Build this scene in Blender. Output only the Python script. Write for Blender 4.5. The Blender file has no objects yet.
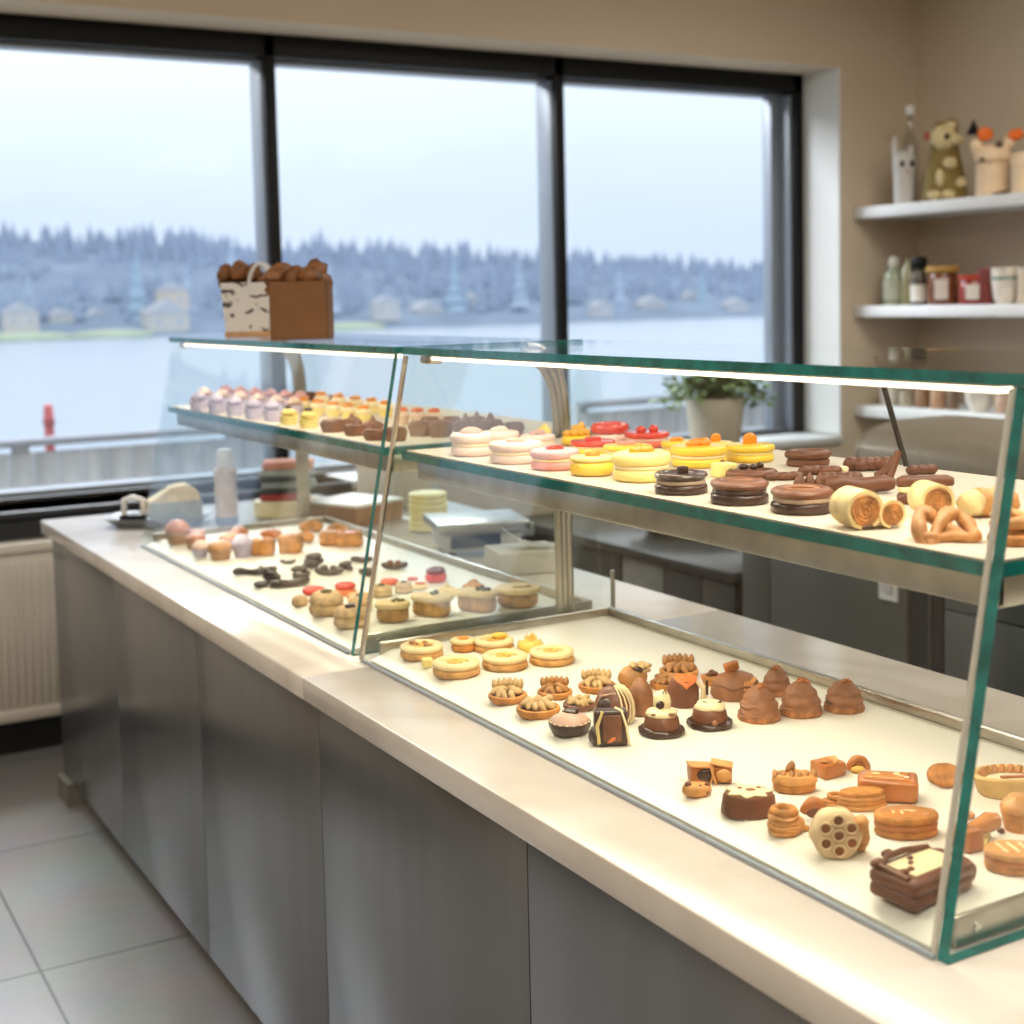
import bpy, bmesh, math, random
from mathutils import Vector, Matrix, noise
random.seed(7)
SC = bpy.context.scene
COL = SC.collection
PI = math.pi

# ------------------------------------------------------------------ camera model (pinhole with lens shift)
YAW, PITCH, ROLL, F, PY = -.5197, .0818, -.0228, 1405.35, 414.39
CAM = Vector((-1.1908*.75, 0, .8898*.75+.9))
_fw = Vector((-math.sin(YAW)*math.cos(PITCH), math.cos(YAW)*math.cos(PITCH), -math.sin(PITCH)))
_rt = Vector((math.cos(YAW), math.sin(YAW), 0))
_up = _rt.cross(_fw)
R_ = _rt*math.cos(ROLL)+_up*math.sin(ROLL)
U_ = -_rt*math.sin(ROLL)+_up*math.cos(ROLL)
def at(u, v, ax, val):
    d = _fw+R_*((u-512)/F)-U_*((v-PY)/F)
    return CAM+d*((val-CAM[ax])/d[ax])
def mpp(p):
    return (p-CAM).dot(_fw)/F
cam = bpy.data.cameras.new('camera'); co = bpy.data.objects.new('camera', cam); COL.objects.link(co)
M = Matrix((R_, U_, -_fw)).transposed().to_4x4(); M.translation = CAM
co.matrix_world = M
cam.sensor_width = 36; cam.lens = F/1024*36; cam.shift_y = (PY-512)/1024
cam.clip_end = 3000; cam.clip_start = .02
cam.dof.use_dof = True; cam.dof.focus_distance = 2.05; cam.dof.aperture_fstop = 4.2
SC.camera = co
SC.view_settings.view_transform = 'Standard'
try: SC.view_settings.look = 'None'
except Exception: pass
SC.cycles.transparent_max_bounces = 24
SC.cycles.max_bounces = 10
SC.cycles.sample_clamp_indirect = 4
SC.cycles.caustics_reflective = False; SC.cycles.caustics_refractive = False
SC.cycles.use_denoising = True

# ------------------------------------------------------------------ materials
def lin(c):
    return tuple(((x/255)/12.92 if x/255 <= .04045 else ((x/255+.055)/1.055)**2.4) for x in c)+(1,)
_m = {}
def mat(key, rgb, rough=.5, metal=0, var=.12, scale=30, bump=0, bscale=60, spec=.5, emit=0, trans=0, coat=0, stretch=None, sss=0):
    if key in _m: return _m[key]
    m = bpy.data.materials.new(key); m.use_nodes = True; _m[key] = m
    nt = m.node_tree; N = nt.nodes; L = nt.links
    b = N['Principled BSDF']; c = lin(rgb)
    b.inputs['Roughness'].default_value = rough; b.inputs['Metallic'].default_value = metal
    b.inputs['Specular IOR Level'].default_value = spec; b.inputs['Coat Weight'].default_value = coat
    if trans: b.inputs['Transmission Weight'].default_value = trans
    if sss:
        b.inputs['Subsurface Weight'].default_value = sss; b.inputs['Subsurface Radius'].default_value = (.01, .006, .003)
        b.inputs['Subsurface Scale'].default_value = .5
    tc = N.new('ShaderNodeTexCoord'); mp = N.new('ShaderNodeMapping'); L.new(tc.outputs['Object'], mp.inputs[0])
    if stretch: mp.inputs['Scale'].default_value = stretch
    if var:
        nz = N.new('ShaderNodeTexNoise'); nz.inputs['Scale'].default_value = scale; nz.inputs['Detail'].default_value = 4
        L.new(mp.outputs[0], nz.inputs['Vector'])
        cr = N.new('ShaderNodeValToRGB'); cr.color_ramp.elements[0].position = .3; cr.color_ramp.elements[1].position = .7
        cr.color_ramp.elements[0].color = tuple(x*(1-var*1.6) for x in c[:3])+(1,)
        cr.color_ramp.elements[1].color = tuple(min(1, x*(1+var)) for x in c[:3])+(1,)
        L.new(nz.outputs[0], cr.inputs[0]); L.new(cr.outputs[0], b.inputs['Base Color'])
    else: b.inputs['Base Color'].default_value = c
    if bump:
        n2 = N.new('ShaderNodeTexNoise'); n2.inputs['Scale'].default_value = bscale; n2.inputs['Detail'].default_value = 5
        L.new(mp.outputs[0], n2.inputs['Vector'])
        bp = N.new('ShaderNodeBump'); bp.inputs['Strength'].default_value = bump; bp.inputs['Distance'].default_value = .004
        L.new(n2.outputs[0], bp.inputs['Height']); L.new(bp.outputs[0], b.inputs['Normal'])
    if emit: b.inputs['Emission Color'].default_value = c; b.inputs['Emission Strength'].default_value = emit
    return m
def glass_mat(key, tint=(.97, .99, .985), f0=.03, f1=.6, gloss=(1, 1, 1)):
    if key in _m: return _m[key]
    m = bpy.data.materials.new(key); m.use_nodes = True; _m[key] = m
    nt = m.node_tree; N = nt.nodes; L = nt.links; N.remove(N['Principled BSDF']); out = N['Material Output']
    tr = N.new('ShaderNodeBsdfTransparent'); tr.inputs[0].default_value = tint+(1,)
    gl = N.new('ShaderNodeBsdfGlossy'); gl.inputs['Roughness'].default_value = .01; gl.inputs['Color'].default_value = gloss+(1,)
    lw = N.new('ShaderNodeLayerWeight'); pw = N.new('ShaderNodeMath'); pw.operation = 'POWER'; pw.inputs[1].default_value = 4.5
    L.new(lw.outputs['Facing'], pw.inputs[0])
    ma = N.new('ShaderNodeMath'); ma.operation = 'MULTIPLY_ADD'; ma.inputs[1].default_value = f1; ma.inputs[2].default_value = f0
    L.new(pw.outputs[0], ma.inputs[0])
    mx = N.new('ShaderNodeMixShader'); L.new(ma.outputs[0], mx.inputs[0]); L.new(tr.outputs[0], mx.inputs[1]); L.new(gl.outputs[0], mx.inputs[2])
    L.new(mx.outputs[0], out.inputs[0]); return m
GL = glass_mat('clear_case_glass'); WG = glass_mat('window_glass', (.99, .995, 1), .002, .25)
TEAL = mat('teal_glass_edge', (14, 108, 102), .1, var=.3, scale=14, spec=.9, stretch=(3, 3, 3), emit=.08)
STEEL = mat('brushed_steel', (190, 186, 178), .3, 1, var=.08, scale=20)
STEELW = mat('warm_brushed_steel', (196, 190, 178), .28, 1, var=.1, scale=25)
CHROME = mat('chrome', (225, 222, 215), .08, 1, var=0)
BLACKF = mat('black_window_frame', (11, 12, 14), .5, var=.1, scale=8, spec=.25)
WHITEP = mat('white_paint', (225, 223, 218), .5, var=.03, scale=4)
TRAY = mat('white_tray', (238, 232, 216), .35, var=.015, scale=3)
# pastry
SHORT = mat('shortbread', (214, 160, 92), .75, var=0.22, scale=60, bump=0.90, bscale=120)
CREAM = mat('pale_cream', (246, 216, 160), .5, var=.08, scale=25, bump=.15)
CRUST = mat('golden_crust', (208, 138, 66), .6, var=0.27, scale=45, bump=0.72, bscale=90)
CARAM = mat('caramel', (192, 116, 56), .35, var=0.20, scale=25, bump=0.27, coat=.3)
CARAMP = mat('pale_caramel', (222, 158, 92), .4, var=0.20, scale=25, bump=0.36)
NUT = mat('cashew', (206, 170, 116), .5, var=.16, scale=40, bump=.15)
NUTD = mat('toasted_nut', (184, 128, 72), .5, var=0.27, scale=40, bump=0.36)
CHOC = mat('milk_chocolate', (118, 70, 45), .42, var=0.20, scale=30, bump=0.27)
CHOCL = mat('light_milk_chocolate', (152, 100, 66), .55, var=0.19, scale=35, bump=0.54)
CHOCD = mat('dark_chocolate', (62, 34, 24), .32, var=0.27, scale=30, bump=0.45, coat=.2)
LICO = mat('black_chocolate', (64, 52, 44), .3, coat=.4, var=0.34, scale=30, bump=0.45)
ICING = mat('cream_icing', (250, 226, 178), .45, var=.05, scale=20)
ICINGP = mat('pinkish_icing', (214, 172, 150), .45, var=.08, scale=20)
CAKE = mat('pale_sponge', (238, 210, 152), .7, var=0.16, scale=40, bump=0.54)
IVORY = mat('ivory_wafer', (232, 200, 154), .6, var=.12, scale=40, bump=.2)
ROLLF = mat('roll_filling', (190, 128, 70), .7, var=.35, scale=70, bump=.8, bscale=110)
HERB = mat('olive_herb', (92, 84, 52), .7, var=.3, scale=60, bump=.3)
ORNG = mat('orange_fruit', (244, 148, 34), .3, var=.12, scale=30, coat=.3)
ORPK = mat('apricot_leaf', (226, 126, 66), .45, var=.1, scale=20)
YELL = mat('yellow_glaze', (250, 208, 62), .35, var=.08, scale=20, coat=.3)
YELP = mat('pale_yellow', (248, 226, 142), .5, var=.06, scale=20)
REDG = mat('red_glaze', (224, 66, 50), .25, var=.12, scale=25, coat=.4)
REDD = mat('dark_red_glaze', (132, 42, 36), .3, var=.2, scale=25, coat=.3)
PINK = mat('pale_pink_macaron', (238, 206, 188), .55, var=.06, scale=20)
PINKR = mat('pink_macaron', (234, 160, 152), .5, var=.1, scale=20)
LILAC = mat('lilac_veiled_cup', (206, 194, 212), .6, var=.06, scale=20)  # reflected veil of the case glass painted in as lilac
MAUVE = mat('mauve_veiled_chocolate', (138, 104, 100), .5, var=.15, scale=30, bump=.2)  # brown chocolate with the glass reflection veil tinted in
BEIGE = mat('beige_biscuit', (208, 174, 128), .7, var=0.22, scale=45, bump=0.63)
BEIGED = mat('tan_crust', (176, 128, 76), .7, var=0.34, scale=50, bump=0.72)
LEM = mat('lemon_shreds', (250, 206, 92), .45, var=.15, scale=30)
GOLDB = mat('golden_puff', (204, 142, 78), .6, var=0.27, scale=40, bump=0.54)

# ------------------------------------------------------------------ mesh helpers
def bmn(): return bmesh.new()
def merge(bm, t, mi=0, mx=None):
    if mx is not None: t.transform(mx)
    for f in t.faces: f.material_index = mi
    me = bpy.data.meshes.new('tmp'); t.to_mesh(me); t.free(); bm.from_mesh(me); bpy.data.meshes.remove(me)
def TR(x=0, y=0, z=0, rz=0, rx=0, ry=0):
    return Matrix.Translation((x, y, z)) @ Matrix.Rotation(rz, 4, 'Z') @ Matrix.Rotation(ry, 4, 'Y') @ Matrix.Rotation(rx, 4, 'X')
def box(bm, c, s, bev=0, rz=0, rx=0, ry=0, mi=0, seg=2, sub=0):
    t = bmn(); bmesh.ops.create_cube(t, size=1)
    bmesh.ops.scale(t, vec=s, verts=t.verts)
    if bev: bmesh.ops.bevel(t, geom=list(t.edges), offset=bev, segments=seg, profile=.5, affect='EDGES')
    if sub: bmesh.ops.subdivide_edges(t, edges=list(t.edges), cuts=sub, use_grid_fill=True)
    merge(bm, t, mi, TR(*c, rz, rx, ry)); return bm
def span(bm, a, b, bev=0, mi=0):
    return box(bm, [(a[i]+b[i])/2 for i in range(3)], [abs(b[i]-a[i]) for i in range(3)], bev, mi=mi)
def lathe(bm, prof, n=32, sx=1, sy=1, c=(0, 0, 0), flute=0, famp=0, jit=0, seed=0, mi=0, rz=0, mx=None, pw=2):
    t = bmn(); rings = []
    for r, z in prof:
        if r < 1e-6: rings.append([t.verts.new((0, 0, z))]); continue
        ring = []
        for i in range(n):
            a = 2*PI*i/n; q = r
            if flute: q *= 1+famp*math.cos(flute*a)
            ca, sa = math.cos(a), math.sin(a)
            if pw != 2: q *= (abs(ca)**pw+abs(sa)**pw)**(-1/pw)
            if jit: q *= 1+jit*noise.noise((ca*1.7+seed*3.1, sa*1.7, z*40/max(.01, prof[0][0]*25)))
            ring.append(t.verts.new((q*ca*sx, q*sa*sy, z)))
        rings.append(ring)
    for a, b in zip(rings, rings[1:]):
        if len(a) == 1 and len(b) == 1: continue
        for i in range(n):
            j = (i+1) % n
            if len(a) == 1: t.faces.new((a[0], b[j], b[i])) if 0 else t.faces.new((a[0], b[i], b[j]))
            elif len(b) == 1: t.faces.new((a[i], a[j], b[0]))
            else: t.faces.new((a[i], a[j], b[j], b[i]))
    if len(rings[0]) > 1: t.faces.new(list(reversed(rings[0])))
    if len(rings[-1]) > 1: t.faces.new(rings[-1])
    bmesh.ops.recalc_face_normals(t, faces=t.faces)
    m = TR(*c, rz)
    merge(bm, t, mi, m if mx is None else mx @ m); return bm
def disc(bm, r, z0, h, e=.35, **k):
    """round layer with a softened edge; e is the edge radius as a share of h"""
    q = h*e; P = [(0, z0), (r-q, z0)]
    for i in range(4): a = -PI/2+PI/2*(i+1)/4; P.append((r-q+q*math.cos(a), z0+q+q*math.sin(a)))
    for i in range(5): a = PI/2*i/4; P.append((r-q+q*math.cos(a), z0+h-q+q*math.sin(a)))
    P.append((0, z0+h)); return lathe(bm, P, **k)
def tube(bm, pts, rad, n=8, closed=False, mi=0, flat=1.0):
    t = bmn(); P = [Vector(p) for p in pts]; m = len(P); rings = []; up = None
    for i in range(m):
        a = P[(i-1) % m] if closed or i > 0 else P[i]; b = P[(i+1) % m] if closed or i < m-1 else P[i]
        d = (b-a).normalized()
        if up is None:
            up = Vector((0, 0, 1)) if abs(d.z) < .9 else Vector((0, 1, 0))
        s = d.cross(up)
        if s.length < 1e-6: s = Vector((1, 0, 0))
        s.normalize(); up = s.cross(d).normalized()
        r = rad[i] if isinstance(rad, (list, tuple)) else rad
        rings.append([t.verts.new(P[i]+s*(r*math.cos(2*PI*k/n))+up*(r*flat*math.sin(2*PI*k/n))) for k in range(n)])
    for i in range(m if closed else m-1):
        A, B = rings[i], rings[(i+1) % m]
        for k in range(n): t.faces.new((A[k], A[(k+1) % n], B[(k+1) % n], B[k]))
    if not closed:
        t.faces.new(list(reversed(rings[0]))); t.faces.new(rings[-1])
    bmesh.ops.recalc_face_normals(t, faces=t.faces)
    merge(bm, t, mi); return bm
def blob(bm, c, r, seed=0, amp=.12, sc=1.6, sub=3, mi=0, rz=0, rx=0, ry=0, floor=None):
    t = bmn(); bmesh.ops.create_icosphere(t, subdivisions=sub, radius=1)
    for v in t.verts:
        d = 1+amp*noise.noise(v.co*sc+Vector((seed*7.3, seed*1.9, seed*3.7))); v.co *= d
    bmesh.ops.scale(t, vec=r if hasattr(r, '__len__') else (r, r, r), verts=t.verts)
    t.transform(TR(*c, rz, rx, ry))
    if floor is not None:
        for v in t.verts: v.co.z = max(v.co.z, floor)
    merge(bm, t, mi); return bm
def prism(bm, poly, z0, z1, bev=0, mx=None, mi=0):
    t = bmn(); a = [t.verts.new((x, y, z0)) for x, y in poly]; b = [t.verts.new((x, y, z1)) for x, y in poly]; n = len(poly)
    t.faces.new(list(reversed(a))); t.faces.new(b)
    for i in range(n): t.faces.new((a[i], a[(i+1) % n], b[(i+1) % n], b[i]))
    bmesh.ops.recalc_face_normals(t, faces=t.faces)
    if bev: bmesh.ops.bevel(t, geom=list(t.edges), offset=bev, segments=2, profile=.5, affect='EDGES')
    merge(bm, t, mi, mx); return bm
def rough(bm, amp, sc, seed=0, z0=0):
    for v in bm.verts:
        q = noise.noise_vector(v.co*sc+Vector((seed*5.1, seed*2.3, 0)))*amp
        z = v.co.z; v.co += q
        if z <= z0+1e-5: v.co.z = z
        v.co.z = max(v.co.z, z0)
    return bm
def obj(name, bm, m, parent=None, loc=None, rz=0, angle=45):
    me = bpy.data.meshes.new(name); bm.to_mesh(me); bm.free()
    for x in (m if isinstance(m, (list, tuple)) else [m]): me.materials.append(x)
    for p in me.polygons: p.use_smooth = True
    try: me.set_sharp_from_angle(angle=math.radians(angle))
    except Exception: pass
    o = bpy.data.objects.new(name, me); COL.objects.link(o)
    if parent is not None: o.parent = parent
    if loc is not None: o.location = loc
    if rz: o.rotation_euler.z = rz
    return o
def tag(o, label=None, cat=None, group=None, kind=None):
    if label: o['label'] = label
    if cat: o['category'] = cat
    if group: o['group'] = group
    if kind: o['kind'] = kind
    return o
def empty(name, loc=(0, 0, 0), rz=0, label=None, cat=None, group=None):
    o = bpy.data.objects.new(name, None); COL.objects.link(o); o.location = loc; o.rotation_euler.z = rz
    o.empty_display_size = .05
    return tag(o, label, cat, group)
def struct(name, bm, m, parent=None):
    o = obj(name, bm, m, parent)
    if parent is None: o['kind'] = 'structure'
    return o
class T:
    """collects the parts of one thing; one part only -> the thing is that mesh"""
    def __init__(s, name, label, cat, loc, rz=0, group=None): s.a = (name, label, cat, loc, rz, group); s.p = []
    def part(s, name, bm, m, label=None, angle=45): s.p.append((name, bm, m, label, None, angle)); return s
    def sub(s, name, bm, m): s.p.append((name, bm, m, None, len([q for q in s.p if q[4] is None])-1, 45)); return s
    def done(s):
        name, label, cat, loc, rz, group = s.a
        if len(s.p) == 1:
            o = obj(name, s.p[0][1], s.p[0][2], None, loc, rz, s.p[0][5]); return tag(o, label, cat, group)
        e = empty(name, loc, rz, label, cat, group); tops = []
        for n, bm, m, l, par, an in s.p:
            o = obj(n, bm, m, e if par is None else tops[par], angle=an)
            if par is None: tops.append(o)
            if l: o['label'] = l
        return e

# ------------------------------------------------------------------ room
CT = .90                     # counter top height
W0, W1 = 5.15, 5.40          # wall plane, window frame plane
XR, XL, YB, ZC = 4.42, -3.0, -2.6, 3.05
def wallmat(key, rgb): return mat(key, rgb, .85, var=.03, scale=1.2, bump=.04, bscale=90)
WALL = wallmat('taupe_wall_paint', (204, 188, 166)); WALLW = wallmat('white_reveal_paint', (214, 214, 212))
WALLG = wallmat('grey_wall_paint', (172, 166, 156))
fl = bpy.data.materials.new('grey_floor_tiles'); fl.use_nodes = True
nt = fl.node_tree; N = nt.nodes; L = nt.links; b = N['Principled BSDF']
tc = N.new('ShaderNodeTexCoord'); mp = N.new('ShaderNodeMapping'); L.new(tc.outputs['Object'], mp.inputs[0])
mp.inputs['Location'].default_value = (.29+.61*10, -.05+.83*5, 0)
br = N.new('ShaderNodeTexBrick'); br.offset = 0; br.inputs['Scale'].default_value = 1
br.inputs['Brick Width'].default_value = .61; br.inputs['Row Height'].default_value = .83
br.inputs['Mortar Size'].default_value = .004; br.inputs['Mortar Smooth'].default_value = .2
br.inputs['Color1'].default_value = lin((150, 149, 147)); br.inputs['Color2'].default_value = lin((142, 142, 140)); br.inputs['Mortar'].default_value = lin((72, 70, 66))
L.new(mp.outputs[0], br.inputs['Vector'])
nz = N.new('ShaderNodeTexNoise'); nz.inputs['Scale'].default_value = 5; nz.inputs['Detail'].default_value = 6; L.new(tc.outputs['Object'], nz.inputs['Vector'])
mx = N.new('ShaderNodeMixRGB'); mx.blend_type = 'MULTIPLY'; mx.inputs[0].default_value = .35
L.new(br.outputs['Color'], mx.inputs[1]); L.new(nz.outputs['Color'], mx.inputs[2]); L.new(mx.outputs[0], b.inputs['Base Color'])
b.inputs['Roughness'].default_value = .28
bp_ = N.new('ShaderNodeBump'); bp_.inputs['Strength'].default_value = .3; bp_.inputs['Distance'].default_value = .003; bp_.invert = True
L.new(br.outputs['Fac'], bp_.inputs['Height']); L.new(bp_.outputs[0], b.inputs['Normal'])
struct('floor', span(bmn(), (XL, YB, -.1), (XR, W0, 0)), fl)
struct('ceiling', span(bmn(), (XL-.2, YB-.2, ZC), (XR+.2, W1+.3, ZC+.1)), mat('ceiling_paint', (220, 214, 204), .9, var=.02))
struct('wall_right', span(bmn(), (XR, YB, -.1), (XR+.2, W1+.3, ZC)), WALL)
struct('wall_left', span(bmn(), (XL-.2, YB, -.1), (XL, W1+.3, ZC)), WALL)
struct('wall_back', span(bmn(), (XL-.2, YB-.2, -.1), (XR+.2, YB, ZC)), WALL)
WX0, WX1, WZ0, WZ1 = -.8, 3.9, .86, 2.64
VX0, VX1 = -2.1, -1.3        # second, narrower window, unseen, added for reflections in the case glass      # window opening
w = bmn()
span(w, (XL, W0, -.1), (XR, W1+.2, WZ0)); span(w, (XL, W0, WZ1), (XR, W1+.2, ZC))
span(w, (XL, W0, WZ0), (VX0, W1+.2, WZ1)); span(w, (VX1, W0, WZ0), (WX0, W1+.2, WZ1)); span(w, (WX1+.012, W0, WZ0), (XR, W1+.2, WZ1))
struct('wall_window', w, WALL)
struct('trim_1', span(bmn(), (WX1, W0-.001, WZ0+.01), (WX1+.012, W1+.19, WZ1)), WALLW)            # white reveal lining
# black ledge and fascia below the window (left), white sill right of the counter
t2 = bmn(); span(t2, (WX0, W0-.03, WZ0-.03), (1.3, W1, WZ0), .004); span(t2, (VX0, W0-.03, WZ0-.03), (VX1, W1, WZ0), .004); span(t2, (XL, W0-.035, WZ0-.095), (1.3, W0, WZ0-.032))
struct('trim_2', t2, mat('black_sill', (30, 31, 34), .4, var=.1))
struct('trim_3', span(bmn(), (1.3, W0-.03, WZ0-.025), (WX1, W1, WZ0+.005), .004), mat('white_sill', (206, 208, 208), .4, var=.03))
struct('baseboard_window', span(bmn(), (XL, W0-.02, 0), (1.2, W0, .13)), mat('black_baseboard', (20, 19, 18), .5))
# window
win = empty('window_1', ((WX0+WX1)/2, W1, WZ0)); win['kind'] = 'structure'
GREYF = mat('grey_sill_and_lit_sides', (128, 136, 148), .3, var=.06, scale=3)
def wbox(bm, a, b, mi=0):
    o = Vector(win.location); span(bm, Vector(a)-o, Vector(b)-o, .003, mi)
f = bmn(); D1 = W1+.16
wbox(f, (WX0, W1, WZ1-.088), (WX1, D1, WZ1)); wbox(f, (WX0, W1, WZ0), (WX1, D1, WZ0+.012))
wbox(f, (WX1-.058, W1, WZ0), (WX1, D1, WZ1)); wbox(f, (WX0, W1, WZ0), (WX0+.06, D1, WZ1))
MULL = (1.122, 2.478)
for x in MULL: wbox(f, (x-.024, W1, WZ0), (x+.024, D1, WZ1))
struct('window_frame', f, BLACKF, win)
g = bmn()  # mullion and jamb side strips have reflected daylight painted in; sill strip real
for x in MULL: wbox(g, (x-.029, W1+.03, WZ0+.01), (x-.022, D1, WZ1-.1))
wbox(g, (WX1-.075, W1+.02, WZ0+.01), (WX1-.05, D1, WZ1-.1)); wbox(g, (WX1-.13, W1+.09, WZ0+.01), (WX1-.07, D1, WZ1-.1))
wbox(g, (WX0, W1+.06, WZ0+.005), (WX1, D1+.02, WZ0+.03)); wbox(g, (WX0, W1+.07, WZ1-.104), (WX1, D1, WZ1-.086))
struct('trim_and_lit_sides', g, GREYF, win)
xs = [WX0+.06]+[v for x in MULL for v in (x-.024, x+.024)]+[WX1-.06]
for i in range(0, len(xs), 2):
    p = bmn(); wbox(p, (xs[i], W1+.13, WZ0+.012), (xs[i+1], W1+.136, WZ1-.088)); struct('window_pane', p, WG, win)
win2 = empty('window_2', ((VX0+VX1)/2, W1, WZ0)); win2['kind'] = 'structure'
f = bmn(); vw = (VX1-VX0)/2; vh = WZ1-WZ0
for a_, b_ in (((-vw, 0, 0), (vw, .16, .05)), ((-vw, 0, vh-.105), (vw, .16, vh)), ((-vw, 0, 0), (-vw+.05, .16, vh)), ((vw-.05, 0, 0), (vw, .16, vh))): span(f, a_, b_, .003)
struct('window_frame', f, BLACKF, win2); struct('window_pane', span(bmn(), (-vw+.05, .13, .05), (vw-.05, .136, vh-.105)), WG, win2)

# radiator
RX0, RX1 = -2.0, .75
t = T('radiator', 'white ribbed panel radiator under the window, left of the counter', 'radiator', ((RX0+RX1)/2, W0-.06, .13))
hw = (RX1-RX0)/2; RW = mat('radiator_white', (206, 198, 184), .45, var=.03, scale=3)
p = bmn(); span(p, (-hw, -.035, .03), (hw, .03, .60), .01)
n = 100
for i in range(n):
    x = -hw+.03+(2*hw-.06)*(i+.5)/n; box(p, (x, -.037, .31), (.011, .008, .5), .003, seg=1)
t.part('panel', p, RW)
t.part('top_grille', span(bmn(), (-hw-.01, -.05, .595), (hw+.01, .05, .632), .008), RW)
t.part('bottom_rail', span(bmn(), (-hw-.005, -.045, 0), (hw+.005, .04, .045), .012), RW)
t.done()

# ------------------------------------------------------------------ counter
CE0, CE1, CB = -.9, 4.60, .945
cm = bpy.data.materials.new('white_quartz'); cm.use_nodes = True
nt = cm.node_tree; N = nt.nodes; L = nt.links; b = N['Principled BSDF']
tc = N.new('ShaderNodeTexCoord'); nz = N.new('ShaderNodeTexNoise'); nz.inputs['Scale'].default_value = 3.5; nz.inputs['Detail'].default_value = 7; nz.inputs['Distortion'].default_value = 1.2
L.new(tc.outputs['Object'], nz.inputs['Vector']); cr = N.new('ShaderNodeValToRGB')
cr.color_ramp.elements[0].color = lin((196, 186, 174)); cr.color_ramp.elements[0].position = .35; cr.color_ramp.elements[1].color = lin((212, 203, 192)); cr.color_ramp.elements[1].position = .6
L.new(nz.outputs[0], cr.inputs[0]); L.new(cr.outputs[0], b.inputs['Base Color']); b.inputs['Roughness'].default_value = .16
ct = T('counter', 'long bakery counter with white stone worktop and dark brushed panel front', 'counter', (.47, 1.9, 0))
def cs(bm, a, b, bev=0): o = Vector((.47, 1.9, 0)); return span(bm, Vector(a)-o, Vector(b)-o, bev)
ct.part('worktop', cs(bmn(), (0, 2.3415, CT-.043), (CB, CE1, CT), .004), cm)
ct.part('worktop', cs(bmn(), (0, CE0, CT-.043), (CB, 2.340, CT), .004), cm)
pm = bpy.data.materials.new('dark_brushed_panel'); pm.use_nodes = True
nt = pm.node_tree; N = nt.nodes; L = nt.links; b = N['Principled BSDF']
tc = N.new('ShaderNodeTexCoord'); mp = N.new('ShaderNodeMapping'); mp.inputs['Scale'].default_value = (6, 9, .5); L.new(tc.outputs['Object'], mp.inputs[0])
nz = N.new('ShaderNodeTexNoise'); nz.inputs['Scale'].default_value = 2.2; nz.inputs['Detail'].default_value = 6; L.new(mp.outputs[0], nz.inputs['Vector'])
cr = N.new('ShaderNodeValToRGB'); cr.color_ramp.elements[0].color = lin((132, 134, 138)); cr.color_ramp.elements[1].color = lin((142, 144, 148)); cr.color_ramp.elements[0].position = .3; cr.color_ramp.elements[1].position = .75
L.new(nz.outputs[0], cr.inputs[0]); L.new(cr.outputs[0], b.inputs['Base Color'])
b.inputs['Metallic'].default_value = .8; b.inputs['Roughness'].default_value = .24
ya = CE0
for yb in (-.63, .11, .855, 1.60, 2.345, 3.07, 3.82, 4.585):
    ct.part('front_panel', cs(bmn(), (.03, ya+.0015, .075), (.05, yb-.0015, CT-.043), .001), pm); ya = yb
ct.part('carcass', cs(bmn(), (.052, CE0+.02, .075), (CB-.02, 4.575, CT-.044)), mat('dark_carcass', (40, 40, 40), .6))
ct.part('end_panel', cs(bmn(), (.052, 4.577, 0), (CB-.02, 4.595, CT-.044)), pm)
ct.part('end_leg', cs(bmn(), (.012, 4.46, 0), (.075, 4.59, .074)), mat('leg_grey', (120, 116, 106), .5))
ct.part('plinth', cs(bmn(), (.085, CE0+.02, 0), (CB-.1, 4.45, .075)), mat('dark_plinth', (70, 70, 70), .4, .3))
ct.done()

# ------------------------------------------------------------------ display cases
GX, GT, ZT, ZS = .137, .247, 1.482, 1.2895
def fx(z): return GX+(GT-GX)*(z-CT)/(ZT-CT)
XRIM, SB, TB = .678, .745, .665
LINER = mat('paper_liner', (212, 198, 178), .6, var=.02)
LED = bpy.data.materials.new('led_strip_glow'); LED.use_nodes = True
e_ = LED.node_tree.nodes['Principled BSDF']; e_.inputs['Base Color'].default_value = lin((255, 236, 210)); e_.inputs['Emission Color'].default_value = lin((255, 232, 206)); e_.inputs['Emission Strength'].default_value = 3
def edge_split(bm, axis_test):
    for fce in bm.faces:
        if axis_test(fce): fce.material_index = 1
def arealight(name, loc, sx, sy, power, col, rot=(0, 0, 0)):
    l = bpy.data.lights.new(name, 'AREA'); l.shape = 'RECTANGLE'; l.size = sx; l.size_y = sy; l.energy = power; l.color = col
    o = bpy.data.objects.new(name, l); COL.objects.link(o); o.location = loc; o.rotation_euler = rot; return o
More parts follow.
